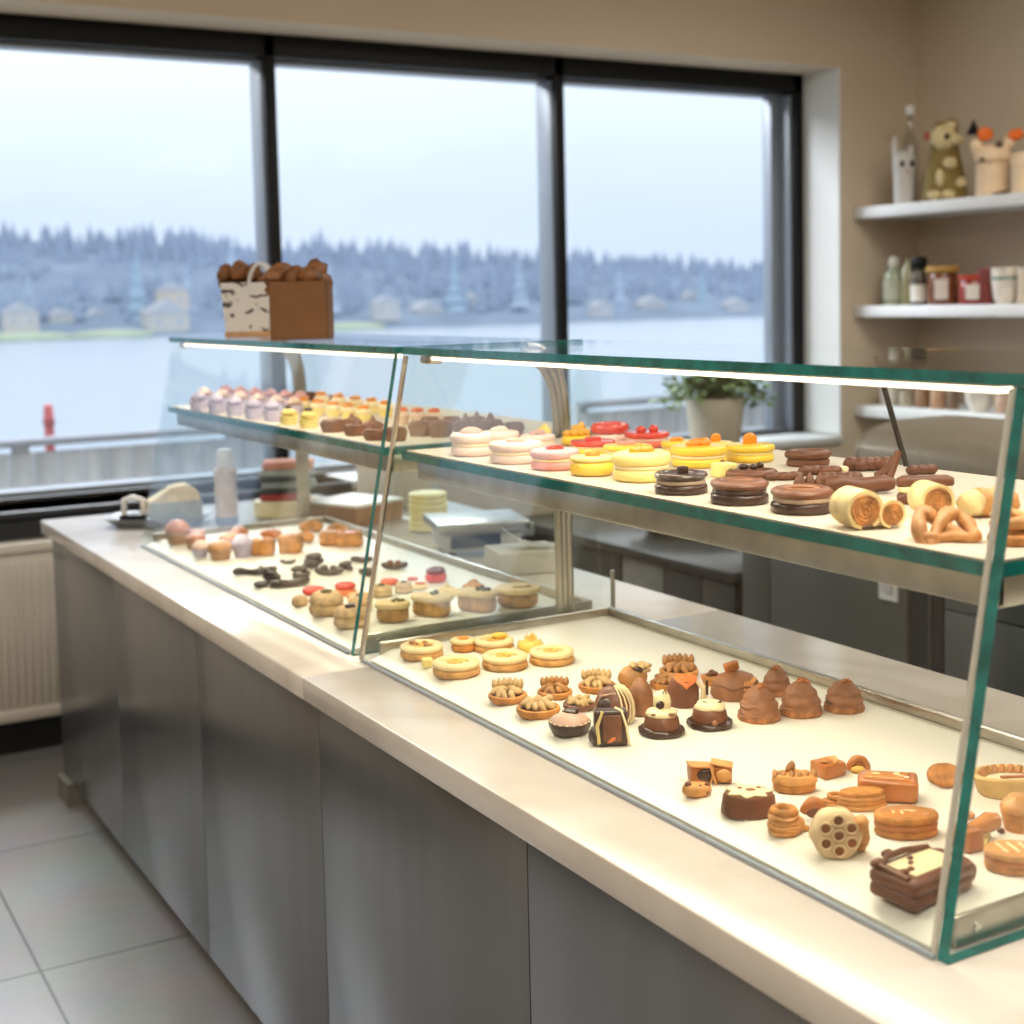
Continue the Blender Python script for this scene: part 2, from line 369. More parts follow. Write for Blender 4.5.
def case(y0, y1, label, near_edge, far_edge):
    cy = (y0+y1)/2; O = Vector((.42, cy, CT+.0005))
    t = T('display_case', label, 'display case', O)
    def sp(bm, a, b, bev=0, mi=0): return span(bm, Vector(a)-O, Vector(b)-O, bev, mi)
    # front pane, leaning back
    th = .008; bm = bmn(); a = [(GX, y0), (GX+th, y0), (GX+th, y1), (GX, y1)]
    lo = [bm.verts.new(Vector((x, y, CT+.001))-O) for x, y in a]; hi = [bm.verts.new(Vector((x+GT-GX, y, ZT-.014))-O) for x, y in a]
    bm.faces.new(list(reversed(lo))); bm.faces.new(hi)
    for i in range(4): bm.faces.new((lo[i], lo[(i+1) % 4], hi[(i+1) % 4], hi[i]))
    bmesh.ops.recalc_face_normals(bm, faces=bm.faces)
    edge_split(bm, lambda q: 0)
    t.part('front_glass', bm, GL, angle=10)
    # end panes
    for y, s, kind in ((y0, 1, near_edge), (y1, -1, far_edge)):
        wd = .0145; bm = bmn(); ya, yb = (y-.0005-wd, y-.0005) if s > 0 else (y+.0005, y+.0005+wd)
        if kind == 'inner': ya, yb = y-.005-.0005, y-.0005
        if kind == 'chrome': ya, yb = y+.0005, y+.006
        if kind == 'tealin': ya, yb = y-.0165, y-.0005
        q = [(GX, CT+.001), (.70, CT+.001), (.70, ZS-.05), (TB, ZT-.014), (GT, ZT-.014)]
        A = [bm.verts.new(Vector((x, ya, z))-O) for x, z in q]; B = [bm.verts.new(Vector((x, yb, z))-O) for x, z in q]
        bm.faces.new(A); bm.faces.new(list(reversed(B)))
        for i in range(5): bm.faces.new((A[i], B[i], B[(i+1) % 5], A[(i+1) % 5]))
        bmesh.ops.recalc_face_normals(bm, faces=bm.faces)
        edge_split(bm, lambda q: (q.normal.x < -.8 or q.normal.z < -.8) and kind in ('teal', 'tealin'))
        t.part('end_glass', bm, [GL, TEAL], angle=10)
        if kind == 'chrome':
            t.part('corner_post', tube(bmn(), [Vector((GX-.004, y+.003, CT+.002))-O, Vector((GT-.004, y+.003, ZT-.016))-O], .0052, 10), CHROME)
        if kind == 'teal':
            t.part('corner_strip', tube(bmn(), [Vector((GX-.001, y+.004, CT+.001))-O, Vector((GT-.001, y+.004, ZT-.016))-O], .0034, 8), mat('frosted_edge_strip', (190, 186, 174), .3, var=.05))
    # top pane
    bm = sp(bmn(), (GT-.006, y0-.015, ZT-.013), (TB, y1+.012, ZT)); edge_split(bm, lambda q: q.normal.x < -.5 or q.normal.y < -.5)
    t.part('top_glass', bm, [GL, TEAL], angle=10)
    # shelf
    sx = fx(ZS)+.012
    bm = sp(bmn(), (sx, y0+.004, ZS-.015), (SB, y1-.012, ZS)); edge_split(bm, lambda q: q.normal.x < -.5 or q.normal.y < -.5)
    t.part('shelf_glass', bm, [GL, TEAL], angle=10)
    t.part('shelf_liner', sp(bmn(), (sx+.006, y0+.01, ZS+.0004), (SB-.004, y1-.02, ZS+.0016)), LINER)
    rl = bmn(); zr0, zr1 = ZS-.05, ZS-.0155
    sp(rl, (sx+.012, y0+.012, zr0), (sx+.026, y1-.05, zr1), .004); sp(rl, (sx+.012, y0+.012, zr0), (SB-.01, y0+.026, zr1), .004)
    sp(rl, (SB-.025, y0+.012, zr0), (SB-.01, y1-.05, zr1), .004); sp(rl, (sx+.012, y1-.064, zr0), (SB-.01, y1-.05, zr1), .004)
    t.part('shelf_rail', rl, STEELW)
    # tray: white bed with a steel rim, front lip sloping to the glass
    zt = CT+.018
    tb = bmn(); pr = [(GX+.0095, CT+.001), (XRIM-.001, CT+.001), (XRIM-.001, zt), (GX+.052, zt), (GX+.0095, CT+.004)]
    A = [tb.verts.new(Vector((x, y0+.012, z))-O) for x, z in pr]; B = [tb.verts.new(Vector((x, y1-.012, z))-O) for x, z in pr]
    tb.faces.new(A); tb.faces.new(list(reversed(B)))
    for i in range(5): tb.faces.new((A[i], B[i], B[(i+1) % 5], A[(i+1) % 5]))
    bmesh.ops.recalc_face_normals(tb, faces=tb.faces)
    t.part('tray', tb, TRAY, angle=20)
    rm = bmn()
    sp(rm, (XRIM, y0+.004, CT+.001), (XRIM+.012, y1-.004, CT+.034), .002)
    sp(rm, (GX+.03, y0+.003, CT+.001), (XRIM, y0+.011, CT+.034), .002); sp(rm, (GX+.03, y1-.011, CT+.001), (XRIM, y1-.003, CT+.034), .002)
    t.part('tray_rim', rm, STEELW)
    t.part('glass_seal', sp(bmn(), (GX-.006, y0, CT+.0005), (GX-.0005, y1, CT+.006), .001), mat('grey_seal', (150, 160, 168), .4, var=0))
    t.part('led_strip', sp(bmn(), (GT+.012, y0+.03, ZT-.023), (GT+.032, y1-.07, ZT-.0165), .002), LED); t.part('led_housing', sp(bmn(), (GT+.011, y0+.03, ZT-.0164), (GT+.033, y1-.07, ZT-.0132)), mat('led_housing', (226, 206, 188), .4, var=0))
    t.part('led_end_cap', sp(bmn(), (GT+.008, y1-.07, ZT-.030), (GT+.036, y1-.03, ZT-.014), .004), STEEL)
    t.part('screw', lathe(bmn(), [(0, 0), (.006, 0), (.005, .003), (0, .004)], 12, mx=TR(GX+.06-O.x, y0+.003-O.y, CT+.018-O.z, 0, PI/2)), CHROME)
    # steel post rising behind and bending forward to the top pane
    py = y1+.015 if far_edge == 'chrome' else y1-.05+.25
    t.done()
    wm = (1, .87, .66)
    arealight('case_strip_light', (GT+.022, cy, ZT-.030), .02, y1-y0-.12, 2.1, wm)
    arealight('shelf_strip_light', (sx+.05, cy, ZS-.052), .02, y1-y0-.14, 4.4, wm)
    return t
YN, YM2, YM1, YF = .971, 2.378, 2.440, 3.904
case(YN, YM2, 'near glass pastry case with chrome rod at its far corner, long tray and shelf', 'teal', 'chrome')
case(YM1, YF, 'far glass pastry case standing closer to the window, bag on its top', 'tealin', 'plain')
def post(x, y, label, group=None):
    t = T('steel_post', label, 'post', (x, y, CT+.001))
    P = [(0, 0, 0), (0, 0, .10), (0, 0, .2), (0, 0, .3), (0, 0, .42), (-.004, 0, .47), (-.014, 0, .51), (-.032, 0, .54), (-.06, 0, .558), (-.09, 0, .564)]
    b = bmn()
    for dx in (-.012, 0, .012):
        tube(b, [(px+dx, py, pz+dx*.8*(pz > .5)) for px, py, pz in P], .0085, 12)
    t.part('column', b, STEELW); t.part('base_flange', box(bmn(), (0, 0, .004), (.045, .028, .008), .002), STEEL); t.done()
post(.60, 2.409, 'ribbed steel post between the two glass cases, bending forward at its top')
post(.64, 3.953, 'ribbed steel post behind the far glass case, beside the folded cloths')

# ------------------------------------------------------------------ pastries: builders take (t, D) and build around the base centre
def rnd(s): return random.Random(s)
def nuts(t, D, pts, m=NUT, name='nut', r=.09):
    for i, (x, y, z, rz, tilt) in enumerate(pts):
        b = bmn(); P = []; q = r*D
        for k in range(7):
            a = (k-3)/3; P.append((a*q*1.5, .5*q*a*a, 0))
        tube(b, P, [q*.3, q*.68, q*.88, q*.95, q*.85, q*.64, q*.3], 8)
        b.transform(TR(x*D, y*D, z*D, rz, 0, tilt)); t.part(name, b, m)
def ring_pts(R, z, n=28, wob=0, seed=0, sx=1, sy=1, a0=0, a1=2*PI):
    return [(R*math.cos(a0+(a1-a0)*i/n)*sx*(1+wob*noise.noise((i*.9, seed, 0))), R*math.sin(a0+(a1-a0)*i/n)*sy, z) for i in range(n)]
def spiral_pts(r0, r1, z, turns, n=40, dz=0):
    return [((r0+(r1-r0)*i/n)*math.cos(2*PI*turns*i/n), (r0+(r1-r0)*i/n)*math.sin(2*PI*turns*i/n), z+dz*i/n) for i in range(n+1)]
def b_ring_cookie(t, D, seed=1, base=SHORT, top=CREAM, nutty=False):
    r = D/2
    t.part('biscuit_base', rough(disc(bmn(), r*.97, 0, .16*D, .4, n=40), .012*D, 14/D, seed), base)
    b = disc(bmn(), r*.96, .165*D, .08*D, .45, n=40); tube(b, ring_pts(r*.76, .235*D, 36, .02, seed), .105*D, 10, True, flat=.62)
    t.part('cream_ring', rough(b, .008*D, 9/D, seed), top)
    b = bmn(); tube(b, spiral_pts(r*.44, r*.05, .235*D, 1.6, 36, .02*D), .042*D, 8)
    t.sub('spiral', b, mat('spiral_filling', (238, 190, 96), .5, var=.15))
    if nutty:
        rr = rnd(seed); nuts(t, D, [(rr.uniform(-.25, .25), rr.uniform(-.2, .2), .29, rr.uniform(0, 6), .3) for _ in range(7)], NUTD, 'nut_piece', .05)
def b_nut_tart(t, D, seed=1, crust=CRUST, back=True, m=NUT):
    r = D/2; rr = rnd(seed)
    t.part('crust', rough(lathe(bmn(), [(0, 0), (r*.9, 0), (r*1.0, .08*D), (r*1.0, .17*D), (r*.9, .19*D), (r*.8, .15*D), (0, .17*D)], 40, flute=20, famp=.015), .01*D, 12/D, seed), crust)
    t.part('filling', blob(bmn(), (0, 0, .15*D), (r*.8, r*.8, .09*D), seed, .2), CHOCD)
    P = []
    for k in range(6):
        a = PI+PI*(k+.5)/6; P.append((.30*math.cos(a)+rr.uniform(-.03, .03), .29*math.sin(a), .25+rr.uniform(-.02, .04), a+rr.uniform(-.5, .5), .45+rr.uniform(-.3, .3)))
    P += [(-.12, -.08, .31, .4, .2), (.14, -.05, .31, 2.4, -.2)]
    if back:
        for k in range(6): x = -.33+.66*k/5; P.append((x, .17+.08*math.cos(k-2.5), .37, .2, -PI/2+x*.6))
    else: P += [(0, .1, .33, .9, .1), (-.22, .15, .29, 2, .1), (.24, .16, .3, .5, 0)]
    nuts(t, D, P, m, 'nut', .10)
def b_mound(t, D, seed=1, h=.82, m=CHOCL):
    r = D/2; H = h*D
    b = rough(lathe(bmn(), [(0, 0), (r*.98, 0), (r*1.0, .06*D), (r*.95, .13*D), (0, .13*D)], 40, jit=.05, seed=seed), .03*D, 22/D, seed)
    t.part('crumb_base', b, mat('crumb_base', (178, 116, 70), .8, var=.3, scale=120, bump=.6, bscale=200))
    P = [(0, .12*D)]; n = 18
    for i in range(n+1):
        q = i/n; rad = r*.94*(1-(q*.985)**2.3)**.62*(1-.10*q); rad *= 1+.035*math.sin(q*19+seed); P.append((max(rad, .03*D), .12*D+(H-.14*D)*q))
    P.append((0, H-.01*D))
    t.part('mousse_mound', rough(lathe(bmn(), P, 44, jit=.07, seed=seed), .02*D, 6/D, seed), m)
    rr = rnd(seed); b = bmn()
    for k in range(4):
        a = rr.uniform(0, 6); x = rr.uniform(-.1, .1)*D; y = rr.uniform(-.1, .1)*D
        tube(b, [(x-.13*D*math.cos(a), y-.13*D*math.sin(a), H-.07*D), (x, y, H-.01*D), (x+.13*D*math.cos(a), y+.13*D*math.sin(a), H-.06*D)], [.025*D, .04*D, .02*D], 7)
    t.part('twist_topping', b, mat('caramel_shavings', (190, 112, 52), .5, var=.2))
def b_iced_dome(t, D, seed=1, tall=False):
    r = D/2; b = bmn(); tube(b, ring_pts(r*.84, .07*D, 30, .05, seed), .085*D, 8, True); disc(b, r*.8, 0, .1*D)
    t.part('base_ring', rough(b, .035*D, 10/D, seed), CHOCD)
    H = .52*D; t.part('dome', lathe(bmn(), [(0, .08*D), (r*.76, .08*D), (r*.78, .2*D), (r*.72, .34*D), (r*.55, .46*D), (r*.3, H), (0, H+.01*D)], 36), CHOC)
    b = blob(bmn(), (0, -.02*D, H-.08*D), (r*.68, r*.62, .14*D), seed, .15, 2)
    if tall: blob(b, (.02*D, .04*D, H+.14*D), (.2*D, .18*D, .26*D), seed+2, .12)
    t.part('icing_cap', b, ICING)
    if tall:
        t.part('chocolate_chip', blob(bmn(), (-.04*D, -.17*D, H+.14*D), (.10*D, .05*D, .08*D), 3, .2, rz=.3), CHOCD)
        t.part('chocolate_chip', blob(bmn(), (.18*D, -.27*D, H-.05*D), (.1*D, .04*D, .04*D), 4, .1), CHOCL)
        t.part('chocolate_chip', blob(bmn(), (-.2*D, -.27*D, H-.04*D), (.06*D, .03*D, .02*D), 5, .1), CHOC)
        b = bmn(); tube(b, [(.02*D, -.1*D, H+.36*D), (.06*D, -.08*D, H+.44*D), (.1*D, -.1*D, H+.36*D)], .015*D, 6); t.part('chocolate_curl', b, CHOCD)
    else:
        P = [(.2*D*math.cos(a)+.04*D, -.12*D+.03*D*math.cos(a*2), H+.055*D+.05*D*math.sin(a)*1.0) for a in [PI+PI*i/10 for i in range(11)]]
        t.part('chocolate_arc', tube(bmn(), P, [.012*D]+[.03*D]*9+[.012*D], 8), CHOCD)
        t.part('chocolate_drop', blob(bmn(), (.05*D, -.4*D, .14*D), (.07*D, .06*D, .1*D), 2, .05), CHOCL)
def b_disc_cake(t, D, layers, seed=1, n=40, sx=1, sy=1):
    """layers: (part, radius share, height share, material, roughness share)"""
    z = 0
    for i, (nm, rs, hs, m, ro) in enumerate(layers):
        b = disc(bmn(), D/2*rs, z, hs*D, .42, n=n, sx=sx, sy=sy)
        if ro: rough(b, ro*D, 9/D, seed+i)
        t.part(nm, b, m); z += hs*D*.96
    return z
def lumps(t, D, pts, m, name, seed=1, amp=.2):
    for i, (x, y, z, rx, ry, rz_) in enumerate(pts):
        t.part(name, blob(bmn(), (x*D, y*D, z*D), (rx*D, ry*D, rz_*D), seed+i, amp, 1.6, 2), m)
def b_macaron(t, D, seed=1, m1=PINK, m2=None, fill=ICING, top=None, tm=None, h=.2):
    z = b_disc_cake(t, D, [('lower_shell', .97, h, m1, .008), ('cream_layer', .93, .06, fill, .006), ('upper_shell', 1, h*.95, m2 or m1, .008)], seed)
    q = z/D
    if top == 'dome': t.part('topping', blob(bmn(), (0, 0, z), (.26*D, .26*D, .15*D), seed, .1), tm)
    elif top == 'fruit': lumps(t, D, [(-.1, -.03, q+.03, .13, .1, .09), (.1, .0, q+.04, .12, .11, .1), (0, .1, q+.05, .1, .1, .08)], tm, 'fruit_piece', seed)
    elif top == 'cube': t.part('topping', box(bmn(), (.02*D, 0, z+.05*D), (.17*D, .15*D, .15*D), .02*D, .3), tm)
    elif top == 'slice': t.part('fruit_slice', blob(bmn(), (0, 0, z+.09*D), (.17*D, .06*D, .15*D), seed, .08, rz=.4), tm)
    elif top == 'berries': lumps(t, D, [(-.13, -.06, q+.05, .12, .12, .085), (.15, -.02, q+.06, .11, .11, .09)], tm, 'berry', seed, .08)
    elif top == 'flat': t.part('fruit_slab', box(bmn(), (0, -.02*D, z+.03*D), (.34*D, .22*D, .09*D), .03*D, .25), tm)
def b_choc_sandwich(t, D, seed=1, m=CHOC, top=None, cream=None):
    r = D/2
    t.part('biscuit_base', rough(disc(bmn(), r*.97, 0, .17*D, .35), .018*D, 16/D, seed), CHOCD)
    t.part('cream_layer', rough(disc(bmn(), r*.9, .165*D, .085*D, .4), .012*D, 14/D, seed), cream or mat('grey_cream', (176, 150, 128), .5, var=.15))
    b = disc(bmn(), r*.94, .245*D, .10*D, .45); tube(b, ring_pts(r*.76, .315*D, 32, .03, seed), .11*D, 10, True, flat=.65)
    t.part('top_ring', rough(b, .012*D, 9/D, seed), m)
    if top == 'cube': t.part('chocolate_cube', box(bmn(), (.02*D, -.1*D, .42*D), (.17*D, .15*D, .14*D), .02*D, .4), CHOCD)
    elif top == 'cream': t.part('top_swirl', tube(bmn(), spiral_pts(r*.5, .02, .35*D, 1.3, 24), .045*D, 7), CHOCL)
    elif top == 'bits':
        lumps(t, D, [(-.15, 0, .42, .1, .07, .05), (.02, -.06, .42, .09, .06, .05), (.16, .03, .42, .08, .06, .06)], CHOCD, 'chocolate_bit', seed)
def b_rope(t, D, seed=1, m=CHOC, n=6, ysc=.28, h=.2):
    """a thick piped bar with knobs"""
    b = bmn()
    for i in range(n):
        x = (-.5+(i+.5)/n)*D*.9; blob(b, (x, .05*D*math.sin(i*1.9+seed), h*D*.55), (.62*D/n+.06*D, ysc*D*.6, h*D*.6), seed+i, .16, 1.4, 2, floor=0)
    t.part('piped_bar', b, m)
def b_oval_ring(t, D, seed=1, m=CHOC, base=None, sy=.7):
    r = D/2
    if base: t.part('base', rough(disc(bmn(), r*.9, 0, .16*D, sy=sy), .015*D, 12/D, seed), base)
    z = .16*D if base else 0
    b = bmn(); tube(b, [(x, y*sy, zz) for x, y, zz in ring_pts(r*.78, z+.09*D, 30, .05, seed)], .105*D, 10, True, flat=.85); disc(b, r*.7, z+.02*D, .08*D, sy=sy)
    t.part('ring', rough(b, .012*D, 9/D, seed), m)
def b_roll(t, D, seed=1, h=.72, sponge=CAKE, fill=ROLLF, two=False):
    """cut roll cake, spiral end facing the front, axis along y"""
    L = .62*D
    def one(cx, R, dy, L):
        b = bmn()
        q = []; n = 44
        for i in range(n+1):
            a = -PI/2-.2-5.6*i/n; q.append((cx+R*math.cos(a), R+R*math.sin(a)*.97))
        inn = [(cx+(x-cx)*.8, R+(z-R)*.8) for x, z in reversed(q)]
        prism(b, q+inn, -L/2, L/2, 0, TR(0, dy, 0, 0, PI/2))
        t.part('sponge_wrap', rough(b, .012*D, 8/D, seed), sponge)
        b = bmn(); m = TR(0, dy, 0, 0, PI/2)
        lathe(b, [(0, -L/2+.01*D), (R*.80, -L/2+.01*D), (R*.80, L/2-.01*D), (0, L/2-.01*D)], 30, mx=TR(cx, dy, R, 0, PI/2))
        for k in range(4): 
            rr = R*(.18+.17*k); tube(b, [(cx+rr*math.cos(a), dy-L/2+.008*D, R+rr*math.sin(a)) for a in [2*PI*j/20 for j in range(20)]], R*.085, 6, True)
        rough(b, .02*D, 14/D, seed)
        t.part('swirl_filling', b, fill)
    if two: one(-.17*D, .33*D, 0, L); one(.3*D, .24*D, -.12*D, L*.7)
    else: one(0, h*D/2, 0, L)
PRETZ = mat('pretzel_brown', (194, 132, 74), .4, var=.2, scale=30, bump=.3)
def b_twist(t, D, seed=1, m=PRETZ, sy=.75):
    b = bmn(); r = D/2; n = 64; P = []
    for i in range(n):
        a = 2*PI*i/n; y = r*.66*math.sin(2*a+.35); P.append((r*.82*math.sin(a), y*.62, .2*D+y*.62*.9+.06*D*math.cos(a*3)))
    tube(b, P, [.112*D*(1+.18*math.sin(i*.7)) for i in range(n)], 10, True); rough(b, .02*D, 6/D, seed)
    mn = min(v.co.z for v in b.verts)
    for v in b.verts: v.co.z -= mn
    t.part('twisted_dough', b, m)
    b = bmn(); tube(b, [(-.42*D+.084*D*i, -.16*D-.04*D*math.sin(i), .08*D+.02*D*math.sin(i*1.3)) for i in range(11)], [.06*D]+[.085*D]*9+[.06*D], 10); t.part('front_strand', rough(b, .012*D, 6/D), m)
def b_knot(t, D, seed=1, m=CARAMP):
    t.part('base', rough(disc(bmn(), D*.45, 0, .2*D), .02*D, 14/D, seed), CRUST)
    b = bmn(); tube(b, spiral_pts(.38*D, .1*D, .27*D, 1.7, 40, .3*D), [.12*D]*30+[.1*D]*11, 10)
    t.part('coiled_dough', rough(b, .02*D, 6/D, seed), m)
def b_muffin(t, D, seed=1, cup=LILAC, top=CARAMP, h=.75, tm=None):
    r = D/2; ch = h*.58*D
    t.part('paper_cup', lathe(bmn(), [(0, 0), (r*.72, 0), (r*.95, ch), (0, ch)], 36, flute=18, famp=.02), cup)
    t.part('muffin_top', rough(lathe(bmn(), [(0, ch*.97), (r*.95, ch*.97), (r*1.0, ch+.08*D), (r*.85, ch+.2*D), (r*.45, h*D), (0, h*D+.02*D)], 30, jit=.07, seed=seed), .03*D, 8/D, seed), top)
    if tm: t.part('topping', blob(bmn(), (0, 0, h*D+.02*D), (.36*D, .34*D, .18*D), seed, .3), tm)
def b_cupcake(t, D, seed=1, cup=LILAC, ice=ICING, h=.8, top=None, tm=None):
    r = D/2; ch = h*.55*D
    t.part('cup', lathe(bmn(), [(0, 0), (r*.82, 0), (r*.97, ch), (0, ch)], 32, flute=16, famp=.02), cup)
    b = bmn(); tube(b, spiral_pts(r*.72, r*.1, ch+.08*D, 2.2, 44, h*D-ch-.12*D), [.14*D]*30+[.12*D]*8+[.08*D]*7, 8)
    t.part('frosting', b, ice)
    if top: t.part('topping', blob(bmn(), (0, 0, h*D+.06*D), (.18*D, .18*D, .13*D), seed, .15), tm)
def b_square_tart(t, D, seed=1, m=GOLDB, fill=CARAM, h=.5, sy=.8):
    b = rough(box(bmn(), (0, 0, h*D/2), (D*.94, D*sy*.94, h*D), .12*D, sub=2), .07*D, 3.5/D, seed); t.part('pastry_case', b, m)
    b = bmn(); tube(b, ring_pts(.37*D, h*D, 24, .06, seed, 1, sy), .09*D, 8, True, flat=.6); t.part('folded_rim', rough(b, .02*D, 9/D, seed), m)
    t.part('filling', blob(bmn(), (0, 0, h*D), (.28*D, .24*D, .06*D), seed, .2), fill)
def b_fold(t, D, seed=1, m=GOLDB):
    for k in range(3):
        b = blob(bmn(), ((k-1)*.2*D, .06*D*(k % 2), .2*D+.07*D*(k == 1)), (.3*D, .26*D, .2*D), seed+k*3, .35, 1.5, 3, rz=k*.8, floor=0); t.part('dough_fold', b, m)
def b_log(t, D, seed=1, m=LICO, rr=.1, knob=False, bend=.1):
    b = bmn(); P = [((-.5+i/9)*D, bend*D*math.sin(PI*i/9+seed), rr*D+.02*D*math.sin(i)) for i in range(10)]
    R = [rr*D*(.75+.35*abs(math.cos(PI*i/9)) if knob else 1) for i in range(10)]; R[0] *= .7; R[-1] *= .7
    tube(b, P, R, 10)
    if knob: blob(b, (-.46*D, .07*D, rr*D), (rr*1.2*D, rr*1.1*D, rr*D), 1, .1, 2, 2); blob(b, (.36*D, .1*D, rr*D*1.4), (rr*1.0*D, rr*D, rr*1.2*D), 2, .1, 2, 2)
    t.part('bar', rough(b, .02*D, 10/D, seed), m)
def b_boat(t, D, seed=1, m=LICO, lump=True, lm=None):
    b = bmn(); tube(b, [((-.48+.96*i/10)*D, 0, .1*D+.13*D*abs(-1+2*i/10)**2.5) for i in range(11)], [.06*D]+[.11*D]*9+[.06*D], 10)
    t.part('boat_base', rough(b, .012*D, 9/D, seed), m)
    if lump: lumps(t, D, [(-.16, 0, .25, .15, .13, .12), (.14, .02, .24, .13, .12, .11)], lm or m, 'lump', seed)
def b_curls(t, D, seed=1, m=LICO, n=3):
    rr = rnd(seed)
    for k in range(n):
        b = bmn(); R = D*rr.uniform(.26, .34); cx, cy = rr.uniform(-.2, .2)*D, rr.uniform(-.15, .15)*D; z = .12*D+.17*D*k
        a0 = rr.uniform(0, 6)
        tube(b, [(cx+R*math.cos(a0+a), cy+R*math.sin(a0+a)*.8, z+.02*D*math.sin(2*a)) for a in [5.2*i/18 for i in range(19)]], [.06*D]+[.10*D]*17+[.06*D], 9)
        t.part('curl', rough(b, .015*D, 8/D, seed+k), m)
def b_ring(t, D, seed=1, m=REDG, base=None, bm_=SHORT):
    z = 0
    if base: t.part('biscuit_base', rough(disc(bmn(), D*.5, 0, .25*D, .4), .02*D, 10/D, seed), bm_); z = .24*D
    b = bmn(); tube(b, ring_pts(.34*D, z+.15*D, 26, .06, seed, 1, .85), .15*D, 10, True); disc(b, .32*D, z+.02*D, .15*D)
    t.part('glazed_ring', rough(b, .015*D, 7/D, seed), m)
def b_bun(t, D, seed=1, m=BEIGE, top=None, h=.55, layers=True):
    r = D/2
    b = bmn(); disc(b, r*.97, 0, h*.5*D, .45, jit=.05, seed=seed); 
    t.part('lower_bun', rough(b, .02*D, 9/D, seed), m)
    t.part('upper_bun', rough(lathe(bmn(), [(0, h*.47*D), (r*.9, h*.47*D), (r*.95, h*.6*D), (r*.75, h*.86*D), (r*.35, h*D), (0, h*D)], 32, jit=.06, seed=seed+1), .02*D, 8/D, seed), m)
    if top is not None: t.part('topping', blob(bmn(), (.02*D, -.12*D, h*.94*D), (.17*D, .14*D, .10*D), seed, .2), top)
def b_oval_cake(t, D, seed=1, sy=.62, h=.46, tops=1, rz=0):
    b = disc(bmn(), D/2*.9, 0, h*D*.78, .35, sx=1, sy=sy, pw=2.6); rough(b, .014*D, 10/D, seed); t.part('crust', b, BEIGED)
    b = disc(bmn(), D/2, h*D*.7, h*D*.3, .45, sx=1, sy=sy, pw=2.6); rough(b, .012*D, 7/D, seed); t.part('icing_lid', b, mat('beige_icing', (228, 196, 142), .5, var=.07))
    lumps(t, D, [(.04+.08*k, -.02+.04*(k % 2), h+.03+.03*(k == 1), .06, .05, .05) for k in range(1+tops)], HERB, 'garnish', seed, .4)
def b_crumb(t, D, seed=1, m=CAKE, n=14, h=.45, name='crumb_heap'):
    rr = rnd(seed); b = blob(bmn(), (0, 0, .12*D), (.42*D, .4*D, .2*D), seed, .2, floor=0)
    for i in range(n):
        a = rr.uniform(0, 6.28); q = rr.uniform(0, .36); blob(b, (q*D*math.cos(a), q*D*math.sin(a), (h*.85-q*.7)*D), (rr.uniform(.06, .11)*D,)*2+(rr.uniform(.04, .08)*D,), i, .3, 2, 2, rz=a)
    t.part(name, b, m)
def b_shreds(t, D, seed=1, m=LEM):
    rr = rnd(seed); b = blob(bmn(), (0, 0, .15*D), (.46*D, .44*D, .3*D), seed, .2, floor=0)
    for i in range(60):
        a = rr.uniform(0, 6.28); q = rr.uniform(0, .36)*D; x, y = q*math.cos(a), q*math.sin(a); z = .62*D-q*.8; l = .17*D; a2 = rr.uniform(0, 6.28)
        tube(b, [(x, y, .05*D), (x+l*.4*math.cos(a2), y+l*.4*math.sin(a2), z*.7), (x+l*math.cos(a2)*.8, y+l*math.sin(a2)*.8, z)], [.03*D, .032*D, .018*D], 5)
    t.part('shred_heap', b, m)
def b_cube(t, D, m=YELP, h=.8): t.part('cube', rough(box(bmn(), (0, 0, h*D/2), (D*.9, D*.8, h*D), .08*D, .3, sub=1), .02*D, 6/D), m)
def b_egg(t, D, h=1.35): t.part('shell', lathe(bmn(), [(0, 0), (D*.36, 0), (D*.46, .12*D), (D*.5, .45*D), (D*.44, .85*D), (D*.3, 1.15*D), (D*.13, h*D*.985), (0, h*D)], 36), CHOCL)
def b_pouch(t, D, seed=1):
    b = lathe(bmn(), [(0, 0), (.46*D, 0), (.5*D, .1*D), (.47*D, .3*D), (.35*D, .45*D), (.18*D, .52*D), (0, .53*D)], 40, sy=.72, jit=.08, seed=2); rough(b, .03*D, 4/D, seed); t.part('body', b, CHOCL)
    b = bmn(); tube(b, [(-.46*D+.92*D*i/12, -.36*D*math.sqrt(max(0, 1-(2*i/12-1)**2))-.005*D, .27*D+.03*D*math.sin(i)) for i in range(13)], .022*D, 7); t.part('fold_line', b, CHOC)
    b = box(bmn(), (-.08*D, .03*D, .62*D), (.32*D, .16*D, .18*D), .04*D, .2, ry=-.25, sub=1); rough(b, .03*D, 5/D, 3); t.part('top_tab', b, CARAM)
    b = bmn(); 
    for k in range(4): tube(b, [(.12*D+.05*D*k, -.34*D+.02*D*k, .22*D), (.14*D+.05*D*k, -.27*D, .36*D), (.2*D+.06*D*k, -.14*D, .42*D)], .025*D, 6)
    t.part('caramel_strands', b, CARAMP)
